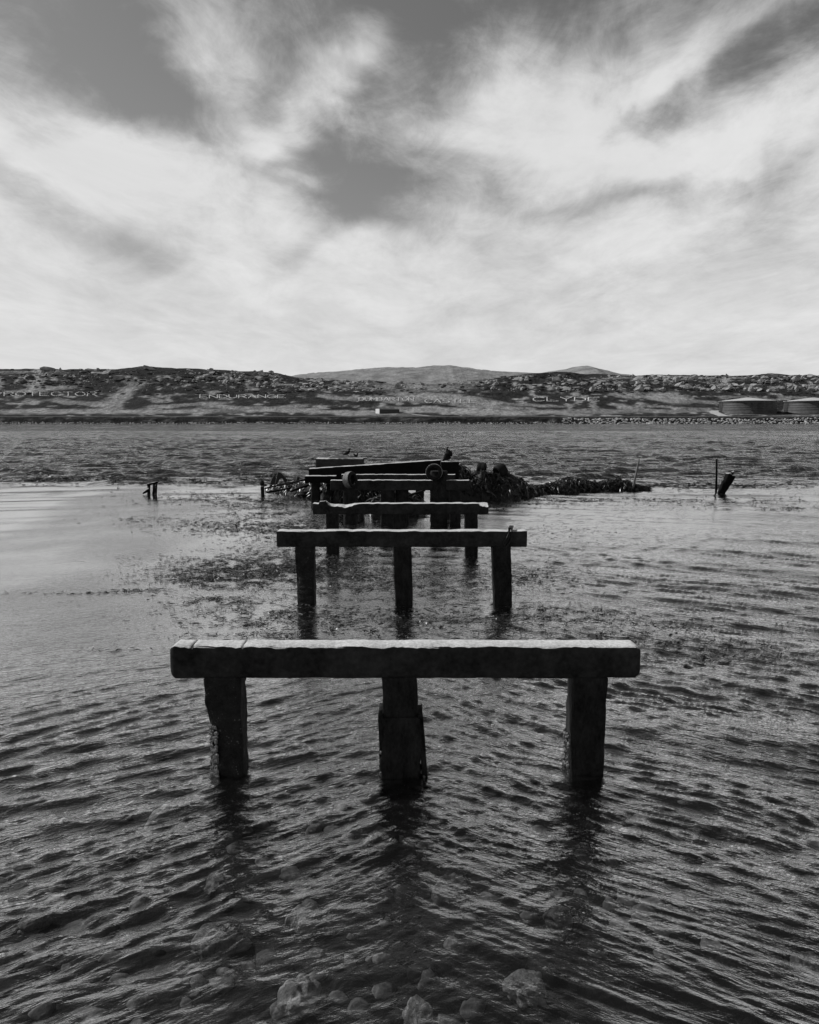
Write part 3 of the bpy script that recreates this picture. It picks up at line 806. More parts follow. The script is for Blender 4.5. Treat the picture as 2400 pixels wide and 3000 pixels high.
# ------------------------------------------------------------------ jetty trestles
def px_x(px, py, Y): return at(px, py, Y).x
def trestle(label, Y, beam_px, top_py, bot_py, depth, piles, n_seed, hook=None, beam_round=0.03, pile_mat=None, bed=-1.4, extra=()):
    root = empty('jetty_trestle', (0, Y, 0)); tag(root, label, 'trestle', 'remaining trestles of the jetty')
    yf = -depth / 2
    xl, xr = px_x(beam_px[0], (top_py + bot_py) / 2, Y + yf), px_x(beam_px[1], (top_py + bot_py) / 2, Y + yf)
    zt, zb = at(1200, top_py, Y + yf).z, at(1200, bot_py, Y + yf).z
    V, Fc = sweep((xl, 0, (zt + zb) / 2), (xr, 0, (zt + zb) / 2), depth / 2, (zt - zb) / 2, n=36, power=16, step=0.035, rough=0.006, nscale=5, seed=n_seed, end_round=beam_round, hook=hook, extra=extra)
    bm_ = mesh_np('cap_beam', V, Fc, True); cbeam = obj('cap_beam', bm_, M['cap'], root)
    for k, p in enumerate(piles):
        (ta, tb), (ba, bb) = p['top'], p['bot']
        dep = p.get('depth', 0.29)
        yp = p.get('dy', 0.0)
        f_ = Y + yp - dep / 2
        xt0, xt1 = px_x(ta, bot_py, f_), px_x(tb, bot_py, f_)
        wpy = p.get('wpy', 0)
        zw = 0.0
        xb0, xb1 = px_x(ba, wpy, f_), px_x(bb, wpy, f_)
        ct, cb_ = (xt0 + xt1) / 2, (xb0 + xb1) / 2
        w = (xt1 - xt0 + xb1 - xb0) / 4
        # run on below the water to the bed
        zt_p = p.get('ztop', zb + 0.01)
        sl = (cb_ - ct) / (0 - zb)
        xe = cb_ + sl * (bed - 0)
        V, Fc = sweep((ct + sl * (zt_p - zb), yp, zt_p), (xe, yp, bed), w, dep / 2, up=Vector((0, 1, 0)), n=p.get('n', 28), power=p.get('power', 9), step=0.03,
                      rough=p.get('rough', 0.012), nscale=p.get('nscale', 7), seed=n_seed * 13 + k, end_round=0.01, hook=p.get('hook'))
        po = obj('pile', mesh_np('pile', V, Fc, True), p.get('mat') or M['pile'], root)
        if p.get('label'): po['label'] = p['label']
    return root, (xl, xr, zt, zb)

# first trestle ------------------------------------------------
CUTS = ((0.21, .012), (0.66, .013))
def hook_beam1(t, L, a, b):
    # chipped arris along the front upper edge, a few saw cuts across the top
    e = (vnoise(t * 14, 1.0, 3) - 0.5) * 0.004
    b = np.where(b > 0.09, b + e, b)
    for c, d in CUTS:
        if abs(t - c) < 0.007: b = np.where(b > 0.09, b - d, b)
    chip = 0.016 * float(vnoise(t * 22, 5.0, 6)) ** 2 + 0.010 * float(vnoise(t * 60, 7.0, 6)) ** 2
    edge = (np.abs(a) > 0.09) & (b > 0.10)
    b = np.where(edge, b - chip * 0.8, b)
    return a, b
def hook_chip_left(t, L, a, b):
    # t runs down from the cap; the seaward left corner has spalled away below half height
    k = float(sstep(0.20, 0.50, np.array(t)))
    lump = 0.7 * float(vnoise(t * 16, 3.3, 8)) + 0.45 * vnoise(a * 55 + t * 30, b * 55, 9)
    cut = np.maximum((a - b) - 0.235 + 0.07 * lump, 0)             # a runs to the left, b away from the camera
    return a - cut * 0.45 * k, b + cut * 0.6 * k
tr1, (b1l, b1r, b1t, b1b) = trestle('nearest jetty trestle, long rounded cap beam on three thick piles', 7.25, (495, 1880), 1893, 1988, 0.24, [
    dict(top=(596, 702), bot=(605, 712), wpy=2262, mat=M['pile_rough'], rough=0.016, hook=hook_chip_left, label='pile with a spalled, barnacled corner'),
    dict(top=(1117, 1221), bot=(1128, 1232), wpy=2285, rough=0.012),
    dict(top=(1681, 1783), bot=(1668, 1770), wpy=2265, rough=0.010),
], 1, hook_beam1, beam_round=0.05, extra=[c + q_ for c, _ in CUTS for q_ in (-.008, -.006, .006, .008)])
# plank sleeve round the middle pile: two side planks and a front one, splayed at the foot
f_ = 7.25 - 0.16
zc_t, zc_b = at(1170, 2096, f_).z, -0.5
xa0, xa1 = px_x(1108, 2096, f_), px_x(1238, 2096, f_); xb0, xb1 = px_x(1113, 2290, f_), px_x(1252, 2290, f_)
sleeve = []
slx = (xb1 - xa1) / (0 - zc_t)
for s, (xt, xb) in ((-1, (xa0, xb0 - .0)), (1, (xa1, xb1))):
    k = (xb - xt) / (0 - zc_t)
    V, Fc = sweep((xt - s * 0.022, 0, zc_t), (xt + k * (zc_b - zc_t) - s * 0.022, 0, zc_b), 0.022, 0.15, up=Vector((0, 1, 0)), n=24, power=9, step=0.03, rough=0.008, nscale=9, seed=41 + s, end_round=0.01)
    obj('sleeve_plank', mesh_np('sleeve_plank', V, Fc), M['pile'], tr1)
V, Fc = sweep(((xa0 + xa1) / 2, -0.155, zc_t - .02), ((xb0 + xb1) / 2 - .02, -0.165, zc_b), (xa1 - xa0) / 2 - 0.03, 0.02, up=Vector((0, 1, 0)), n=24, power=9, step=0.03, rough=0.006, nscale=9, seed=45, end_round=0.01, taper=(1.0, 1.12))
obj('sleeve_plank', mesh_np('sleeve_plank', V, Fc), M['pile'], tr1)

# barnacles on the wet feet of the piles
M['barnacle'] = mat('barnacle_crust', 0.17, 0.7, 0.8, 30, 0.004, 80, spec=0.3)
bV, bF = ico(1, 700, .3, 1.8, (1, 1, 1), facet=.4)
def crust(cx, cy, w, d, z0, z1, count, face, seed):
    r_ = random.Random(seed); mb = MB()
    for _ in range(count):
        z = z0 + (z1 - z0) * r_.random() ** 1.5; t = r_.random()
        if face == 'corner': x, y = cx - w * (1.0 - .55 * t), cy - d * (.40 + .55 * t)
        elif face == 'left': x, y = cx - w, cy + d * (2 * t - 1)
        else: x, y = cx + w, cy + d * (2 * t - 1)
        q_ = r_.uniform(.007, .020)
        mb.add([(x + q_ * v[0], y + q_ * v[1], z + q_ * v[2] * 1.3) for v in bV], bF)
    o = mb.build('barnacles', M['barnacle'], tr1); tag(o, kind='stuff')
xq = px_x((605 + 712) / 2, 2230, 7.1); crust(xq, 0, .150, .145, -.05, .46, 190, 'corner', 1)
crust((xb0 + xb1) / 2 - .005, -.05, (xb1 - xb0) / 2 - .015, .10, -.05, .24, 60, 'left', 2); crust((xb0 + xb1) / 2, -.05, (xb1 - xb0) / 2 - .03, .10, -.05, .22, 60, 'right', 3)
xq = px_x((1668 + 1770) / 2, 2230, 7.1); crust(xq, 0, .155, .13, -.05, .35, 70, 'left', 4)

# second ------------------------------------------------
def hook_beam2(t, L, a, b):
    e = (vnoise(t * 10, 1.0, 13) - 0.5) * 0.014
    b = np.where(b > 0.09, b + e, b)
    return a, b
def hook_corner(t, L, a, b):
    k = float(sstep(0.25, 0.6, np.array(t)))
    cut = np.maximum((a - b) - 0.22 + 0.06 * vnoise(a * 40 + t * 25, b * 40, 19), 0)
    return a - cut * 0.25 * k, b + cut * 0.9 * k
tr2, _ = trestle('second jetty trestle from the camera, squared cap beam on three piles', 14.15, (810, 1545), 1556, 1603, 0.27, [
    dict(top=(864, 918), bot=(865, 922), wpy=1772, hook=hook_corner, mat=M['pile_rough'], rough=0.014, depth=.32),
    dict(top=(1152, 1206), bot=(1158, 1210), wpy=1772, depth=.32),
    dict(top=(1443, 1498), bot=(1448, 1502), wpy=1772, depth=.32),
], 2, hook_beam2, beam_round=0.015)
# a strap hanging at its right end
mb = MB()
for k, (dx, dz) in enumerate(((0, 0), (0.03, -.05), (-.02, .03))):
    x0 = px_x(1495, 1560, 14.0)
    V, Fc = tube([(x0 + dx + .05, 0.12, at(1200, 1553, 14).z + .035), (x0 + dx, -0.15, at(1200, 1553, 14).z + .03), (x0 + dx - .02, -0.165, at(1200, 1575, 14).z + dz), (x0 + dx - .10, -0.16, at(1200, 1598, 14).z + dz)], 0.016, 6); mb.add(V, Fc)
mb.build('rope', M['kelp_core'], tr2)

# third ------------------------------------------------
def hook_beam3(t, L, a, b):
    e = (vnoise(t * 9, 1.0, 23) - 0.5) * 0.016
    d = -0.06 * float(sstep(0.33, 0.42, np.array(t)) * (1 - sstep(0.85, 1.15, np.array(t)))) * (0.6 + 0.8 * float(vnoise(t * 17, 2.0, 25)))
    d += 0.045 * float(sstep(0.14, 0.17, np.array(t)) * (1 - sstep(0.32, 0.36, np.array(t))))
    r = 0.07 * float(sstep(L - 0.25, L - 0.20, np.array(t))) * (0.7 + 0.6 * float(vnoise(t * 30, 4.0, 26)))
    top = b > 0.07
    # the broken stretch bites deeper on the near side
    b = np.where(top, b + e + d * (0.7 + 0.6 * (a < 0)) - r * (a < 0.02), b)
    return a, b
tr3, _ = trestle('third jetty trestle, cap beam with a splintered bite near its left end', 19.7, (916, 1432), 1475, 1507, 0.28, [
    dict(top=(955, 990), bot=(955, 992), wpy=1622, depth=.32), dict(top=(1152, 1192), bot=(1152, 1192), wpy=1622, depth=.32),
    dict(top=(1363, 1400), bot=(1363, 1402), wpy=1622, depth=.32),
], 3, hook_beam3, beam_round=0.02)

# fourth ------------------------------------------------
tr4, _ = trestle('fourth jetty trestle, low cap beam carrying the two hung tyres', 25.2, (968, 1376), 1407, 1437, 0.30, [
    dict(top=(1005, 1046), bot=(1005, 1046), wpy=1537, depth=.36, power=2.6, ztop=1.40), dict(top=(1116, 1156), bot=(1116, 1156), wpy=1537, depth=.32), dict(top=(1160, 1197), bot=(1160, 1197), wpy=1537, depth=.32, dy=0.15),
    dict(top=(1262, 1312), bot=(1262, 1312), wpy=1537, depth=.4, power=2.6, ztop=1.66, rough=.03), dict(top=(1320, 1350), bot=(1320, 1350), wpy=1537, depth=.3),
], 4, hook_beam2, beam_round=0.01)
# fifth ------------------------------------------------
tr5, _ = trestle('fifth jetty trestle, mostly hidden under the tilted timber', 30.8, (1000, 1335), 1390, 1414, 0.30, [
    dict(top=(1020, 1048), bot=(1020, 1048), wpy=1484, depth=.32), dict(top=(1150, 1178), bot=(1150, 1178), wpy=1484, depth=.32), dict(top=(1290, 1318), bot=(1290, 1318), wpy=1484, depth=.32),
], 5, hook_beam2, beam_round=0.01)

def timber(name, label, p0, p1, hw, hh, m, cat='timber', seed=1, group=None, power=12, rough=0.012, taper=(1, 1), hook=None, n=24, step=0.08):
    c = (Vector(p0) + Vector(p1)) / 2; c.z = min(p0[2], p1[2])
    V, Fc = sweep(Vector(p0) - c, Vector(p1) - c, hw, hh, n=n, power=power, step=step, rough=rough, nscale=5, seed=seed, taper=taper, hook=hook, end_round=0.02)
    o = obj(name, mesh_np(name, V, Fc), m, loc=c)
    return tag(o, label, cat, group)

# big tilted timber across the head of the jetty
Y6 = 32.8
zl, zr_ = at(905, 1373, Y6).z, at(1292, 1347, Y6).z
xl, xr = px_x(905, 1373, Y6), px_x(1292, 1347, Y6)
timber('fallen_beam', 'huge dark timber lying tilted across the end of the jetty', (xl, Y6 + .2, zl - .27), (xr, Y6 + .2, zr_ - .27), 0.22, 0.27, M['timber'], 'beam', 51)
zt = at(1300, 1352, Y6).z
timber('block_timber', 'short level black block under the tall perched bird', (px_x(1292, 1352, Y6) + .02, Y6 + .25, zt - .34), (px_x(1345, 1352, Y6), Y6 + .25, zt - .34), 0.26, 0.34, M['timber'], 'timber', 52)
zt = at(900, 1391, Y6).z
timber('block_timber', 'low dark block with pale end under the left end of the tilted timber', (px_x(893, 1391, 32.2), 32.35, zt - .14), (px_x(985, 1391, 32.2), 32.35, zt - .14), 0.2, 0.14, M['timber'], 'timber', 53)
# posts carrying the jetty head
for k, (px, ztop_) in enumerate(((925, .75), (1100, .8), (1230, .85), (1325, .75))):
    x = px_x(px, 1440, 33.0)
    V, Fc = sweep((0, 0, 2.2 + ztop_ - .05), (0, 0, 0), .17, .17, up=Vector((0, 1, 0)), n=20, power=6, step=.08, rough=.02, seed=60 + k)
    o = obj('post', mesh_np('post', V, Fc), M['pile'], loc=(x, 33.0, -2.2))
    tag(o, ['stump post under the left end of the tilted timber', 'stump post under the tilted timber, second from its left end', 'stump post under the tilted timber, third from its left end', 'stump post below the block with the tall bird'][k], 'post', 'stump posts of the jetty head')
# deck remnant behind: a grey box frame with loose planks on top
Yd = 37.0
root = empty('deck_remnant', (px_x(995, 1350, Yd), Yd, 0)); tag(root, 'grey remnant of decking behind the tilted timber, loose planks on top', 'decking')
x0, x1 = px_x(928, 1345, Yd) - root.location.x, px_x(1066, 1345, Yd) - root.location.x
zt, zb = at(1000, 1342, Yd).z, at(1000, 1372, Yd).z
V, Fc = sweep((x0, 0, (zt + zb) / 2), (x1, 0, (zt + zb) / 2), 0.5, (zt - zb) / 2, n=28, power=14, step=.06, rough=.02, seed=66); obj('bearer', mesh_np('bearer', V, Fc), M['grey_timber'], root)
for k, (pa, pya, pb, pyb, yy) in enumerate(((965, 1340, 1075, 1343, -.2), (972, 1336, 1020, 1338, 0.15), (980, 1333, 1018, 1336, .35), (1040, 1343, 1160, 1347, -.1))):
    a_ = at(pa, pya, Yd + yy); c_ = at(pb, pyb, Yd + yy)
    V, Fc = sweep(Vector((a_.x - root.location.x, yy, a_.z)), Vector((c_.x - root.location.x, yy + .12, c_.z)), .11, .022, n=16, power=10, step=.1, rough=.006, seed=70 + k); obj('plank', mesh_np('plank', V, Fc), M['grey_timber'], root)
for k, px in enumerate((940, 1000, 1056)):
    x = px_x(px, 1345, Yd) - root.location.x
    V, Fc = sweep((x, .1, zb + .05), (x, .1, -1.6), .14, .14, up=Vector((0, 1, 0)), n=16, power=6, step=.1, rough=.02, seed=76 + k); obj('post', mesh_np('post', V, Fc), M['pile'], root)

# tyres ------------------------------------------------
def tyre(label, c, r, w, rot, pale=True, group='old tyres about the jetty head'):
    """hollow tyre with beads, side walls and a ribbed tread; axis along local Y before rot"""
    prof = [(0.56, .32), (0.60, .46), (0.74, .50), (0.90, .46), (0.975, .36), (1.0, .30), (.975, .27), (1.0, .22), (1.0, .08), (.97, .05), (1.0, .02)]
    prof = prof + [(a, -b) for a, b in prof[::-1]] + [(0.60, -.26), (0.84, -.34), (0.90, 0), (0.84, .34), (0.60, .26)]
    n = 40; k = len(prof); V = []; Fc = []
    for i in range(n):
        a = 2 * math.pi * i / n
        for j, (pr, py_) in enumerate(prof):
            rr = pr * r * (1.0 - (0.018 if (pr > .98 and i % 2) else 0)); V.append((rr * math.cos(a), py_ * w, rr * math.sin(a)))
    for i in range(n):
        i2 = (i + 1) % n
        for j in range(k):
            j2 = (j + 1) % k; Fc.append((i * k + j, i2 * k + j, i2 * k + j2, i * k + j2))
    me = mesh_np('tyre', V, Fc, True)
    o = obj('tyre', me, M['tyre'], loc=c); o.rotation_euler = rot
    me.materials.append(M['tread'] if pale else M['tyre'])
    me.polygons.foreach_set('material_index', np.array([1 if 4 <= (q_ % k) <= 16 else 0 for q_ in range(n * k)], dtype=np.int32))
    return tag(o, label, 'tyre', group)
tyre('tyre hung facing the camera on the fourth trestle, pale rim of light', at(1272, 1383, 24.82), .255, .20, (0, 0, R(-8)))
tyre('worn tyre hung edge on at the left of the fourth trestle', at(1026, 1406, 24.78), .255, .26, (R(-8), 0, R(58)))
tyre('upright ribbed tyre on the kelp heap, nearer the jetty', at(1411, 1376, 34.0), .30, .36, (R(6), R(4), R(76)), False)
tyre('tyre on top of the kelp heap, right of the upright one', at(1466, 1379, 34.2), .29, .42, (R(24), 0, R(-58)), False)
tyre('tyre lying in the water before the left rubble', ground(898, 1452, .05) + Vector((0, 0, .06)), .30, .2, (R(78), R(8), 0), False)

# kelp heaps ------------------------------------------------
nrng = np.random.RandomState(3)
def kelp_heap(label, spine, leaves, seed):
    """spine: (px of waterline, py of waterline, crest py, half depth)"""
    pts = [ground(a, b_) for a, b_, c, d in spine]
    c0 = sum(pts, Vector()) / len(pts); c0.z = 0
    root = empty('kelp_heap', c0); tag(root, label, 'kelp heap')
    u = np.linspace(0, len(spine) - 1, 90); idx = np.arange(len(spine))
    X = np.interp(u, idx, [p.x for p in pts]); Yc = np.interp(u, idx, [p.y for p in pts])
    Hh = np.interp(u, idx, [at(a, c, ground(a, b_).y + d).z for a, b_, c, d in spine]); Dp = np.interp(u, idx, [d for *_, d in spine])
    m = 26
    S = np.linspace(-1, 1, m)[None, :]
    XX = np.repeat(X[:, None], m, 1); YY = Yc[:, None] + Dp[:, None] + S * Dp[:, None] * 1.25
    ZZ = Hh[:, None] * np.maximum(0, 1 - np.abs(S) ** 2.2) - 0.25 * np.abs(S) ** 3 + Hh[:, None] * 0.95 * (fbm(XX * 2.0, YY * 2.0 + seed, 4, seed) - 0.5)
    V = np.stack([(XX - c0.x).ravel(), (YY - c0.y).ravel(), ZZ.ravel()], 1)
    core = obj('mound', mesh_np('mound', V, grid_faces(90, m)), M['kelp_core'], root)
    LV = []; LF = []
    for _ in range(leaves):
        i = nrng.randint(0, 89); j = nrng.randint(2, m - 3); p = V[i * m + j]
        if p[2] < -0.05: continue
        L = nrng.uniform(.08, .4); w = nrng.uniform(.012, .042); a = nrng.uniform(0, 6.28); d = np.array([math.cos(a), math.sin(a)]); nrm = np.array([-d[1], d[0]])
        lift = nrng.uniform(0.0, .06); o = len(LV); ns = 5; curl = nrng.uniform(-2.2, 2.2); tw = nrng.uniform(-.6, .6)
        for k in range(ns + 1):
            t = k / ns; ww = w * math.sin(math.pi * (0.12 + 0.83 * t)); da = a + curl * t; dd = np.array([math.cos(da), math.sin(da)]); nn = np.array([-dd[1], dd[0]])
            cxy = p[:2] + dd * L * t; cz = p[2] + 0.02 + lift * math.sin(math.pi * t * .9) - 0.22 * t * t
            for s in (-1, 1): LV.append((cxy[0] + s * nn[0] * ww, cxy[1] + s * nn[1] * ww, cz + s * ww * tw))
        for k in range(ns): LF.append((o + 2 * k, o + 2 * k + 1, o + 2 * k + 3, o + 2 * k + 2))
    fo = obj('fronds', mesh_np('fronds', LV, LF), M['kelp'], root); tag(fo, kind='stuff')
    return root
kelp_heap('long heap of glossy dark kelp right of the jetty head', [(1290, 1462, 1420, .6), (1340, 1466, 1372, .9), (1390, 1466, 1392, 1.0), (1440, 1464, 1394, 1.0), (1500, 1462, 1396, 1.0), (1540, 1458, 1416, .7), (1580, 1450, 1424, .6), (1620, 1446, 1413, .7), (1680, 1444, 1403, .8), (1720, 1442, 1410, .6), (1760, 1439, 1416, .5), (1800, 1438, 1408, .6), (1840, 1438, 1408, .5), (1880, 1437, 1424, .4), (1905, 1436, 1430, .25)], 5200, 5)
kelp_heap('low heap of kelp and rubble left of the jetty head', [(782, 1440, 1432, .3), (820, 1446, 1414, .6), (860, 1450, 1416, .7), (905, 1456, 1410, .7), (960, 1466, 1408, .8), (1020, 1470, 1412, .7), (1070, 1470, 1420, .6), (1115, 1470, 1436, .5)], 3000, 8)
kelp_heap('small clump of kelp between the fourth trestle piles', [(1090, 1500, 1470, .3), (1150, 1496, 1445, .4), (1210, 1494, 1450, .35), (1250, 1496, 1478, .2)], 420, 12)

# slabs, poles and broken posts ------------------------------------------------
def slab(label, pts_px, Y, thick, m, tilt=0.0):
    """a broken plate: outline in the picture plane at depth Y, with its own thickness and lean"""
    P = [at(a, b_, Y) for a, b_ in pts_px]; c = sum(P, Vector()) / len(P)
    V = []; n = len(P)
    zlo = min(p.z for p in P)
    for s in (0, 1):
        for p in P: V.append((p.x - c.x, (p.z - zlo) * tilt + s * thick, p.z - c.z))
    Fc = [tuple(range(n)), tuple(range(2 * n - 1, n - 1, -1))] + [(i + n, (i + 1) % n + n, (i + 1) % n, i) for i in range(n)]
    o = obj('broken_plate', mesh_np('broken_plate', V, Fc, False), m, loc=c)
    bv = o.modifiers.new('bevel', 'BEVEL'); bv.width = 0.012; bv.segments = 1
    return tag(o, label, 'plate', 'broken plates in the left rubble')
slab('pointed rusty plate sticking up from the left rubble', [(805, 1418), (812, 1384), (822, 1386), (842, 1408), (836, 1416), (826, 1402), (818, 1404), (812, 1420)], 34.6, .08, M['steel'], .3)
slab('lower jagged plate beside the pointed one in the left rubble', [(790, 1420), (796, 1402), (801, 1392), (808, 1398), (808, 1420)], 34.9, .08, M['steel'], .2)
slab('thin bent plate near the block end in the left rubble', [(866, 1412), (870, 1398), (876, 1397), (878, 1402), (873, 1412)], 34.0, .05, M['steel'], .2)
for k, (a_, b_, c_, d_, Yp, hw) in enumerate(((776, 1431, 880, 1408, 34.2, .05), (782, 1443, 850, 1430, 33.8, .06), (838, 1420, 905, 1402, 33.6, .05), (850, 1440, 905, 1420, 33.2, .06), (1165, 1462, 1245, 1436, 27.5, .05))):
    timber('broken_plank', ['long plank pointing left out of the left rubble', 'lower plank slanting from the left rubble into the water', 'plank leaning on the low dark block', 'short plank low in the rubble near the lying tyre', 'stick slanting up beside the fourth trestle'][k],
           at(a_, b_, Yp), at(c_, d_, Yp + .6), hw, hw * .6, M['wet_timber'], 'plank', 80 + k, 'loose broken planks', n=14)
def pole(label, p0, p1, r, m, bend=.03, seed=0):
    p0 = Vector(p0); p1 = Vector(p1); pts = []
    for k in range(9):
        t = k / 8; q_ = p0.lerp(p1, t); q_.x += bend * math.sin(math.pi * t) ; pts.append(q_ - p0)
    V, Fc = tube(pts, [r * (1.15 - .3 * k / 8) for k in range(9)], 10)
    return tag(obj('pole', mesh_np('pole', V, Fc), m, loc=p0), label, 'pole', 'thin poles standing in the water')
pole('thin pale pole leaning right, stuck in the kelp heap', at(1850, 1432, 37.5) - Vector((0.05, 0, .4)), at(1873, 1343, 37.7), .052, M['pole'])
g = ground(2095, 1441); pole('thin upright pole in open water beside the leaning broken timber', g - Vector((.02, 0, 1.4)), at(2100, 1342, g.y), .05, M['timber'], .05)
g = ground(768, 1455); pole('short stick of a mooring post left of the rubble', g + Vector((0, 0, .35)), at(765, 1400, g.y), .018, M['timber'], .01)
# capped mooring post
root = empty('mooring_post', (g.x + .02, g.y, -1.4)); tag(root, 'short knobbed mooring post with a bracket, left of the rubble', 'post')
V, Fc = sweep((0, 0, at(770, 1425, g.y).z + 1.4), (0.05, 0, 0), .07, .07, up=Vector((0, 1, 0)), n=16, power=4, step=.05, rough=.012, seed=91); obj('shaft', mesh_np('shaft', V, Fc), M['pile'], root)
V, Fc = ico(2, 92, .2, 1.6, (.10, .10, .13)); V = V + np.array([0, 0, at(770, 1416, g.y).z + 1.4]); obj('head', mesh_np('head', V, Fc), M['pile'], root)
V, Fc = sweep((.03, 0, at(770, 1424, g.y).z + 1.4), (.20, 0, at(770, 1422, g.y).z + 1.42), .04, .04, n=12, power=6, step=.05, rough=.008, seed=93); obj('bracket', mesh_np('bracket', V, Fc), M['grey_timber'], root)
# leaning broken pile on the right, split down its length
g = ground(2110, 1449)
root = empty('leaning_pile', g - Vector((0, 0, .9))); tag(root, 'thick split timber leaning right out of the water, far right', 'pile')
d = at(2146, 1387, g.y) - g
for k, (off, hw, L0, tp) in enumerate(((-.07, .095, 1.0, (.30, 1.25)), (.08, .085, .90, (.35, 1.2)), (.02, .05, 1.10, (.6, .8)))):
    s0 = Vector((off * .35, -.02 * k, .9)) - d * 0.75; s1 = Vector((off * 1.5, 0.03 * k, .9)) + d * L0
    V, Fc = sweep(s0, s1, .13, hw, up=Vector((1, 0, .2)), n=22, power=4.0, step=.05, rough=.05, nscale=6, seed=95 + k, taper=tp, end_round=.06); obj('timber_half' if k < 2 else 'splinter', mesh_np('timber_half', V, Fc), M['timber'], root)
# far-left broken frame: two posts, crosspiece and a hanging plank
g = ground(440, 1449)
root = empty('broken_trestle', (g.x, g.y, -1.2)); tag(root, 'small broken remains of a trestle standing in calm water, far left', 'trestle')
def lp(px, py, dy=0): q_ = at(px, py, g.y + dy); return Vector((q_.x - g.x, dy, q_.z + 1.2))
for nm, a_, b_, w_, s in (('post', (436, 1419), (436, 1449), .055, 1), ('post', (452, 1413), (450, 1449), .05, 2), ('post', (459, 1413), (457, 1449), .035, 3)):
    q0 = lp(*a_); q1 = lp(*b_); q1 = q1 + (q1 - q0).normalized() * 1.1
    V, Fc = sweep(q0, q1, w_, w_, up=Vector((0, 1, 0)), n=14, power=5, step=.05, rough=.018, seed=100 + s); obj(nm, mesh_np(nm, V, Fc), M['pile'], root)
V, Fc = sweep(lp(431, 1421, -.08), lp(463, 1412, -.05), .05, .04, n=14, power=6, step=.05, rough=.012, seed=104); obj('crosspiece', mesh_np('crosspiece', V, Fc), M['timber'], root)
V, Fc = sweep(lp(418, 1446, -.15), lp(438, 1434, -.1), .05, .07, n=14, power=5, step=.05, rough=.02, seed=105, taper=(.5, 1.2)); obj('brace', mesh_np('brace', V, Fc), M['timber'], root)
# thin rod at the heap's edge
g = ground(1548, 1458); pole('short rod hanging at the front of the right kelp heap', g - Vector((0, .05, .2)), at(1544, 1426, g.y - .05), .022, M['pole'], .01)

# birds ------------------------------------------------
def bird(label, foot, pts, rad, m, flat=1.0, legs=0.06, bill=None):
    """one body swept from tail through breast and neck to the bill; then two legs"""
    P = [Vector(p) for p in pts]
    # smooth resample
    Q = []; Rr = []
    n = len(P)
    for k in range(n - 1):
        p0, p1, p2, p3 = P[max(k - 1, 0)], P[k], P[k + 1], P[min(k + 2, n - 1)]
        r0, r1, r2, r3 = rad[max(k - 1, 0)], rad[k], rad[k + 1], rad[min(k + 2, n - 1)]
        for i in range(4):
            t = i / 4
            cr = lambda a, b_, c, d_: .5 * (2 * b_ + (c - a) * t + (2 * a - 5 * b_ + 4 * c - d_) * t * t + (3 * b_ - a - 3 * c + d_) * t ** 3)
            Q.append(Vector([cr(p0[j], p1[j], p2[j], p3[j]) for j in range(3)])); Rr.append(max(.003, cr(r0, r1, r2, r3)))
    Q.append(P[-1]); Rr.append(rad[-1])
    mb = MB(); V, Fc = tube(Q, Rr, 14); mb.add(V, Fc)
    for s in (-1, 1):
        V, Fc = tube([(0.0 + s * .025, s * .02, legs + .05), (s * .028, s * .02, .012), (s * .03, s * .02 - .045, .004)], [.012, .008, .012], 6); mb.add(V, Fc)
    me = mesh_np('bird', mb.v, mb.f, True)
    o = obj('bird', me, m, loc=foot)
    return tag(o, label, 'bird', 'birds resting on the jetty head')
zt = at(1315, 1352, Y6).z
f0 = Vector((px_x(1312, 1352, Y6 + .2), Y6 + .2, zt + .0))
bird('tall black cormorant with stretched neck on the level block', f0,
     [(-.22, .05, -.02), (-.16, .04, .05), (-.09, .02, .12), (-.01, 0, .20), (.03, 0, .30), (.02, 0, .38), (-.02, 0, .45), (-.03, 0, .50), (-.015, -.01, .545), (.01, -.02, .565), (.05, -.03, .58)],
     [.02, .05, .10, .155, .165, .125, .055, .028, .030, .018, .006], M['feather'])
bu = at(1017, 1336.5, Yd + .3)
bird('dark bird standing on the planks, left of a smaller one', Vector((bu.x, bu.y, bu.z + .0)),
     [(-.20, 0, .05), (-.12, 0, .09), (-.03, 0, .13), (.05, 0, .18), (.09, 0, .24), (.095, 0, .29), (.11, 0, .325), (.14, 0, .33), (.19, 0, .325)],
     [.012, .035, .075, .08, .045, .03, .036, .026, .006], M['feather'])
bu = at(1043, 1341.5, Yd + .1)
bird('small dark bird on the planks behind the tilted timber', Vector((bu.x, bu.y, bu.z)),
     [(-.10, 0, .20), (-.07, 0, .15), (-.02, 0, .10), (.03, 0, .10), (.06, 0, .14), (.08, 0, .19), (.085, 0, .22), (.12, 0, .225)],
     [.010, .035, .06, .06, .04, .026, .026, .006], M['feather'])

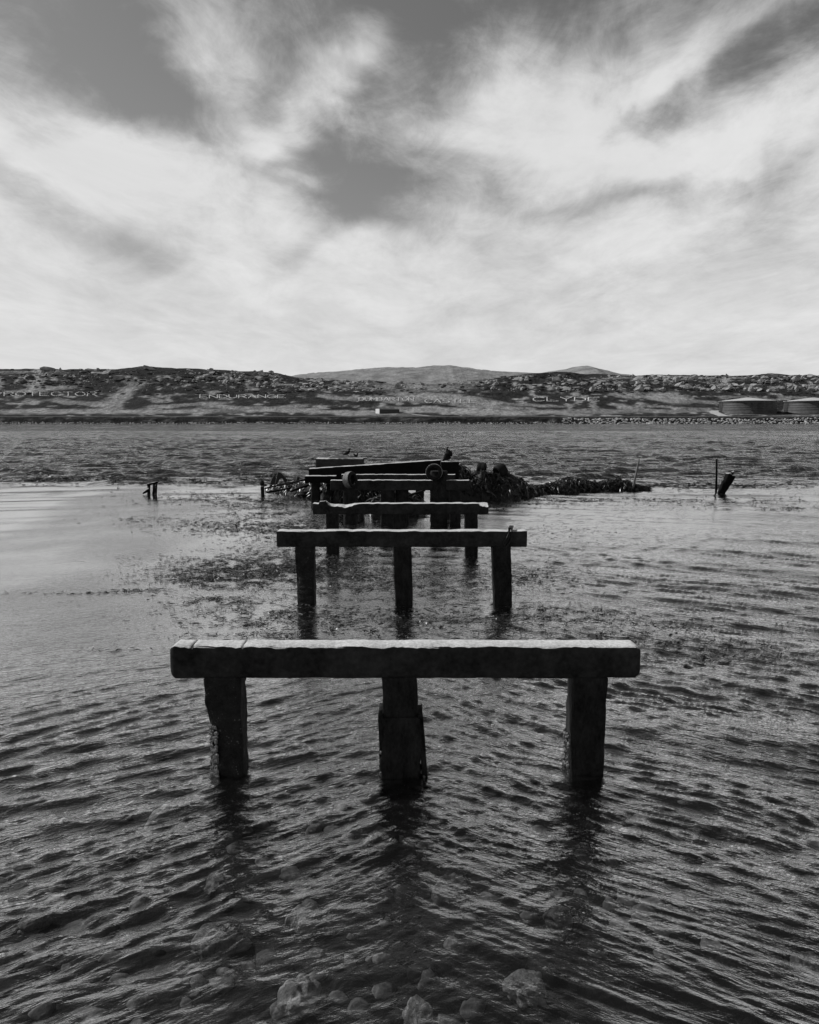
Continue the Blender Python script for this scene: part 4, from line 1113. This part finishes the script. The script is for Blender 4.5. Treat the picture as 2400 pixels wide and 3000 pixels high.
# ------------------------------------------------------------------ floating kelp
ZONES = [  # px, py, rx, ry, blades, length scale
    (640, 1410, 560, 9, 1700, 2.4), (700, 1460, 260, 18, 900, 1.2), (820, 1475, 180, 14, 600, 1.2), (760, 1540, 260, 26, 1500, 1.0), (880, 1560, 150, 30, 800, 1.0),
    (800, 1500, 160, 14, 400, 1.1), (480, 1660, 0, 0, 0, 1),
    (720, 1670, 260, 42, 1900, .9), (860, 1660, 220, 55, 1500, .9), (620, 1700, 160, 20, 500, .9), (1000, 1690, 200, 70, 1100, .85), (1250, 1700, 220, 60, 800, .85), (1100, 1590, 280, 50, 900, 1.0),
    (250, 1738, 230, 4, 45, 1.0), (400, 1730, 60, 4, 60, 1.0), (620, 1760, 140, 12, 170, .9), (800, 1790, 240, 30, 420, .8), (1000, 1820, 330, 40, 520, .8), (1350, 1820, 300, 40, 520, .8),
    (1560, 1690, 160, 40, 420, .9), (1640, 1800, 200, 34, 360, .8), (1950, 1830, 260, 18, 160, .85), (2050, 1900, 300, 30, 110, .8), (2150, 1930, 260, 34, 90, .75), (1800, 1870, 200, 16, 120, .8),
    (1750, 1466, 260, 7, 500, 1.2), (2150, 1470, 260, 14, 420, 1.2), (2000, 1424, 320, 8, 900, 2.2), (2330, 1490, 120, 6, 150, 1.1), (1500, 1480, 120, 8, 200, 1.2),
    (780, 1862, 260, 12, 150, .7), (330, 1905, 90, 4, 16, .8), (700, 1830, 200, 14, 120, .8), (420, 1520, 160, 8, 90, 1.1), (230, 1404, 260, 8, 700, 2.4), (1000, 1450, 80, 14, 160, 1.1),
    (1600, 1560, 260, 40, 120, 1.0), (1150, 1880, 500, 14, 120, .7), (1500, 1930, 260, 26, 90, .7),
]
LV = []; LF = []; pts = []
for (cx, cy, rx, ry, cnt, ls) in ZONES:
    k = 0; tries = 0
    cnt = int(cnt * 1.7)
    while k < cnt and tries < cnt * 8:
        tries += 1
        a = nrng.uniform(0, 6.28); r = math.sqrt(nrng.uniform(0, 1)) * (1.1 + .4 * nrng.normal())
        px, py = cx + rx * r * math.cos(a), cy + ry * r * math.sin(a)
        if fbm(px / 34, py / 7, 2, 130) < 0.40: continue
        pts.append((px, py, ls)); k += 1
G = [ground(a, b_) for a, b_, _ in pts]
gx = np.array([p.x for p in G]); gy = np.array([p.y for p in G])
gz = water_z(gx, gy)
for i in range(len(pts)):
    ls = pts[i][2]
    L = nrng.uniform(.04, .17) * ls * (1 if nrng.rand() < .92 else 1.8); w = nrng.uniform(.004, .012) * ls; a = nrng.normal(0, .55) + (math.pi if nrng.rand() < .5 else 0)
    curl = nrng.normal(0, .9); ns = 4; o = len(LV); arch = nrng.uniform(.0, .015) * (1 if nrng.rand() < .75 else 2.4); tw = nrng.uniform(-.7, .7)
    x, y = gx[i], gy[i]
    for k in range(ns + 1):
        t = k / ns; ww = w * math.sin(math.pi * (.1 + .85 * t)); da = a + curl * t
        z = gz[i] + .006 + arch * math.sin(math.pi * t)
        for s in (-1, 1): LV.append((x - s * math.sin(da) * ww, y + s * math.cos(da) * ww, z + s * tw * ww))
        x += math.cos(da) * L / ns; y += math.sin(da) * L / ns
    for k in range(ns): LF.append((o + 2 * k, o + 2 * k + 1, o + 2 * k + 3, o + 2 * k + 2))
o = obj('floating_kelp', mesh_np('floating_kelp', LV, LF), M['kelp']); tag(o, 'dark kelp blades floating in drifts on the calm water', 'kelp', kind='stuff')

# ------------------------------------------------------------------ stones under the shallow water
STONES = [
    (880, 2925, 66, 60, .9, 'round pale boulder under the water at the bottom edge'),
    (1535, 2872, 60, 42, .8, 'pale boulder under the water, bottom centre right'),
    (1320, 2600, 72, 40, .5, 'flat stone with pale ends under the water below the middle pile'),
    (890, 2690, 56, 34, .8, 'pale stone under the water left of the bottom centre'),
    (640, 2745, 80, 40, .6, 'broad pale stone under the water below the left pile'),
    (1232, 2992, 60, 34, .8, 'pale stone cut by the bottom edge'),
    (1640, 2690, 60, 30, .5, 'dim stone under the water, lower right of the middle'),
    (480, 2355, 90, 26, .7, 'pale stone under the water left of the left pile'),
    (640, 2545, 50, 24, .6, 'small pale stone below the left pile'),
    (110, 2665, 60, 26, .5, 'dim stone under the water at the left edge'),
    (2370, 2840, 60, 34, .5, 'dim stone under the water at the right edge'),
]
for k, (px, py, rx, ry, br, label) in enumerate(STONES):
    z0 = -0.30; g = ground(px, py, z0)
    sc = g.y / F
    V, Fc = ico(5, 500 + k, .32, 2.8, (rx * sc, max(ry * sc * 1.7, .07), min(.16, rx * sc * .8)), facet=.5)
    zb = float(bed_z(np.array(g.x), np.array(g.y)))
    o = obj('submerged_stone', mesh_np('submerged_stone', V, Fc, True), M['stone'] if br >= .7 else M['stone_dim'], loc=(g.x, g.y, min(zb + .09, -0.19)))
    o.rotation_euler = (0, 0, k * 1.1)
    tag(o, label, 'stone', 'stones under the shallow water')
cob = [ico(2, 600 + k, .34, 2.0, (1, .8, .6), facet=.5) for k in range(6)]
M['shingle'] = mat('mixed_shingle', 0.26, 0.9, 1.0, 2.6, 0.03, 14, spec=0.02)
for nm, m_, cnt, lo, hi, lab in (('seabed_cobbles', M['cobble'], 420, .04, .20, 'dark weedy cobbles on the bed of the shallows'), ('seabed_shingle', M['shingle'], 800, .025, .13, 'mottled grey stones strewn over the bed of the shallows')):
    mb = MB()
    for _ in range(cnt):
        y = 3.2 + (9 if nm == 'seabed_cobbles' else 5) * rng.random() ** 1.4; x = rng.uniform(-.7, .7) * (y + 1)
        if nm == 'seabed_shingle' and fbm(x * 1.3, y * 1.3, 3, 170) < .46: continue
        s_ = rng.uniform(lo, hi); V, Fc = rng.choice(cob); z = float(bed_z(np.array(x), np.array(y)))
        a = rng.uniform(0, 6.28); ca_, sa_ = math.cos(a), math.sin(a)
        if z + s_ * .6 > -.12: continue
        mb.add([(x + s_ * (v[0] * ca_ - v[1] * sa_), y + s_ * (v[0] * sa_ + v[1] * ca_), z + s_ * v[2] * .8) for v in V], Fc)
    tag(mb.build(nm, m_, smooth=True), lab, 'stones', kind='stuff')

scene.cycles.max_bounces = 6
scene.cycles.transparent_max_bounces = 8
scene.cycles.caustics_reflective = False
scene.cycles.caustics_refractive = False
scene.cycles.sample_clamp_indirect = 2
scene.cycles.sample_clamp_direct = 1.6
scene.cycles.use_denoising = True
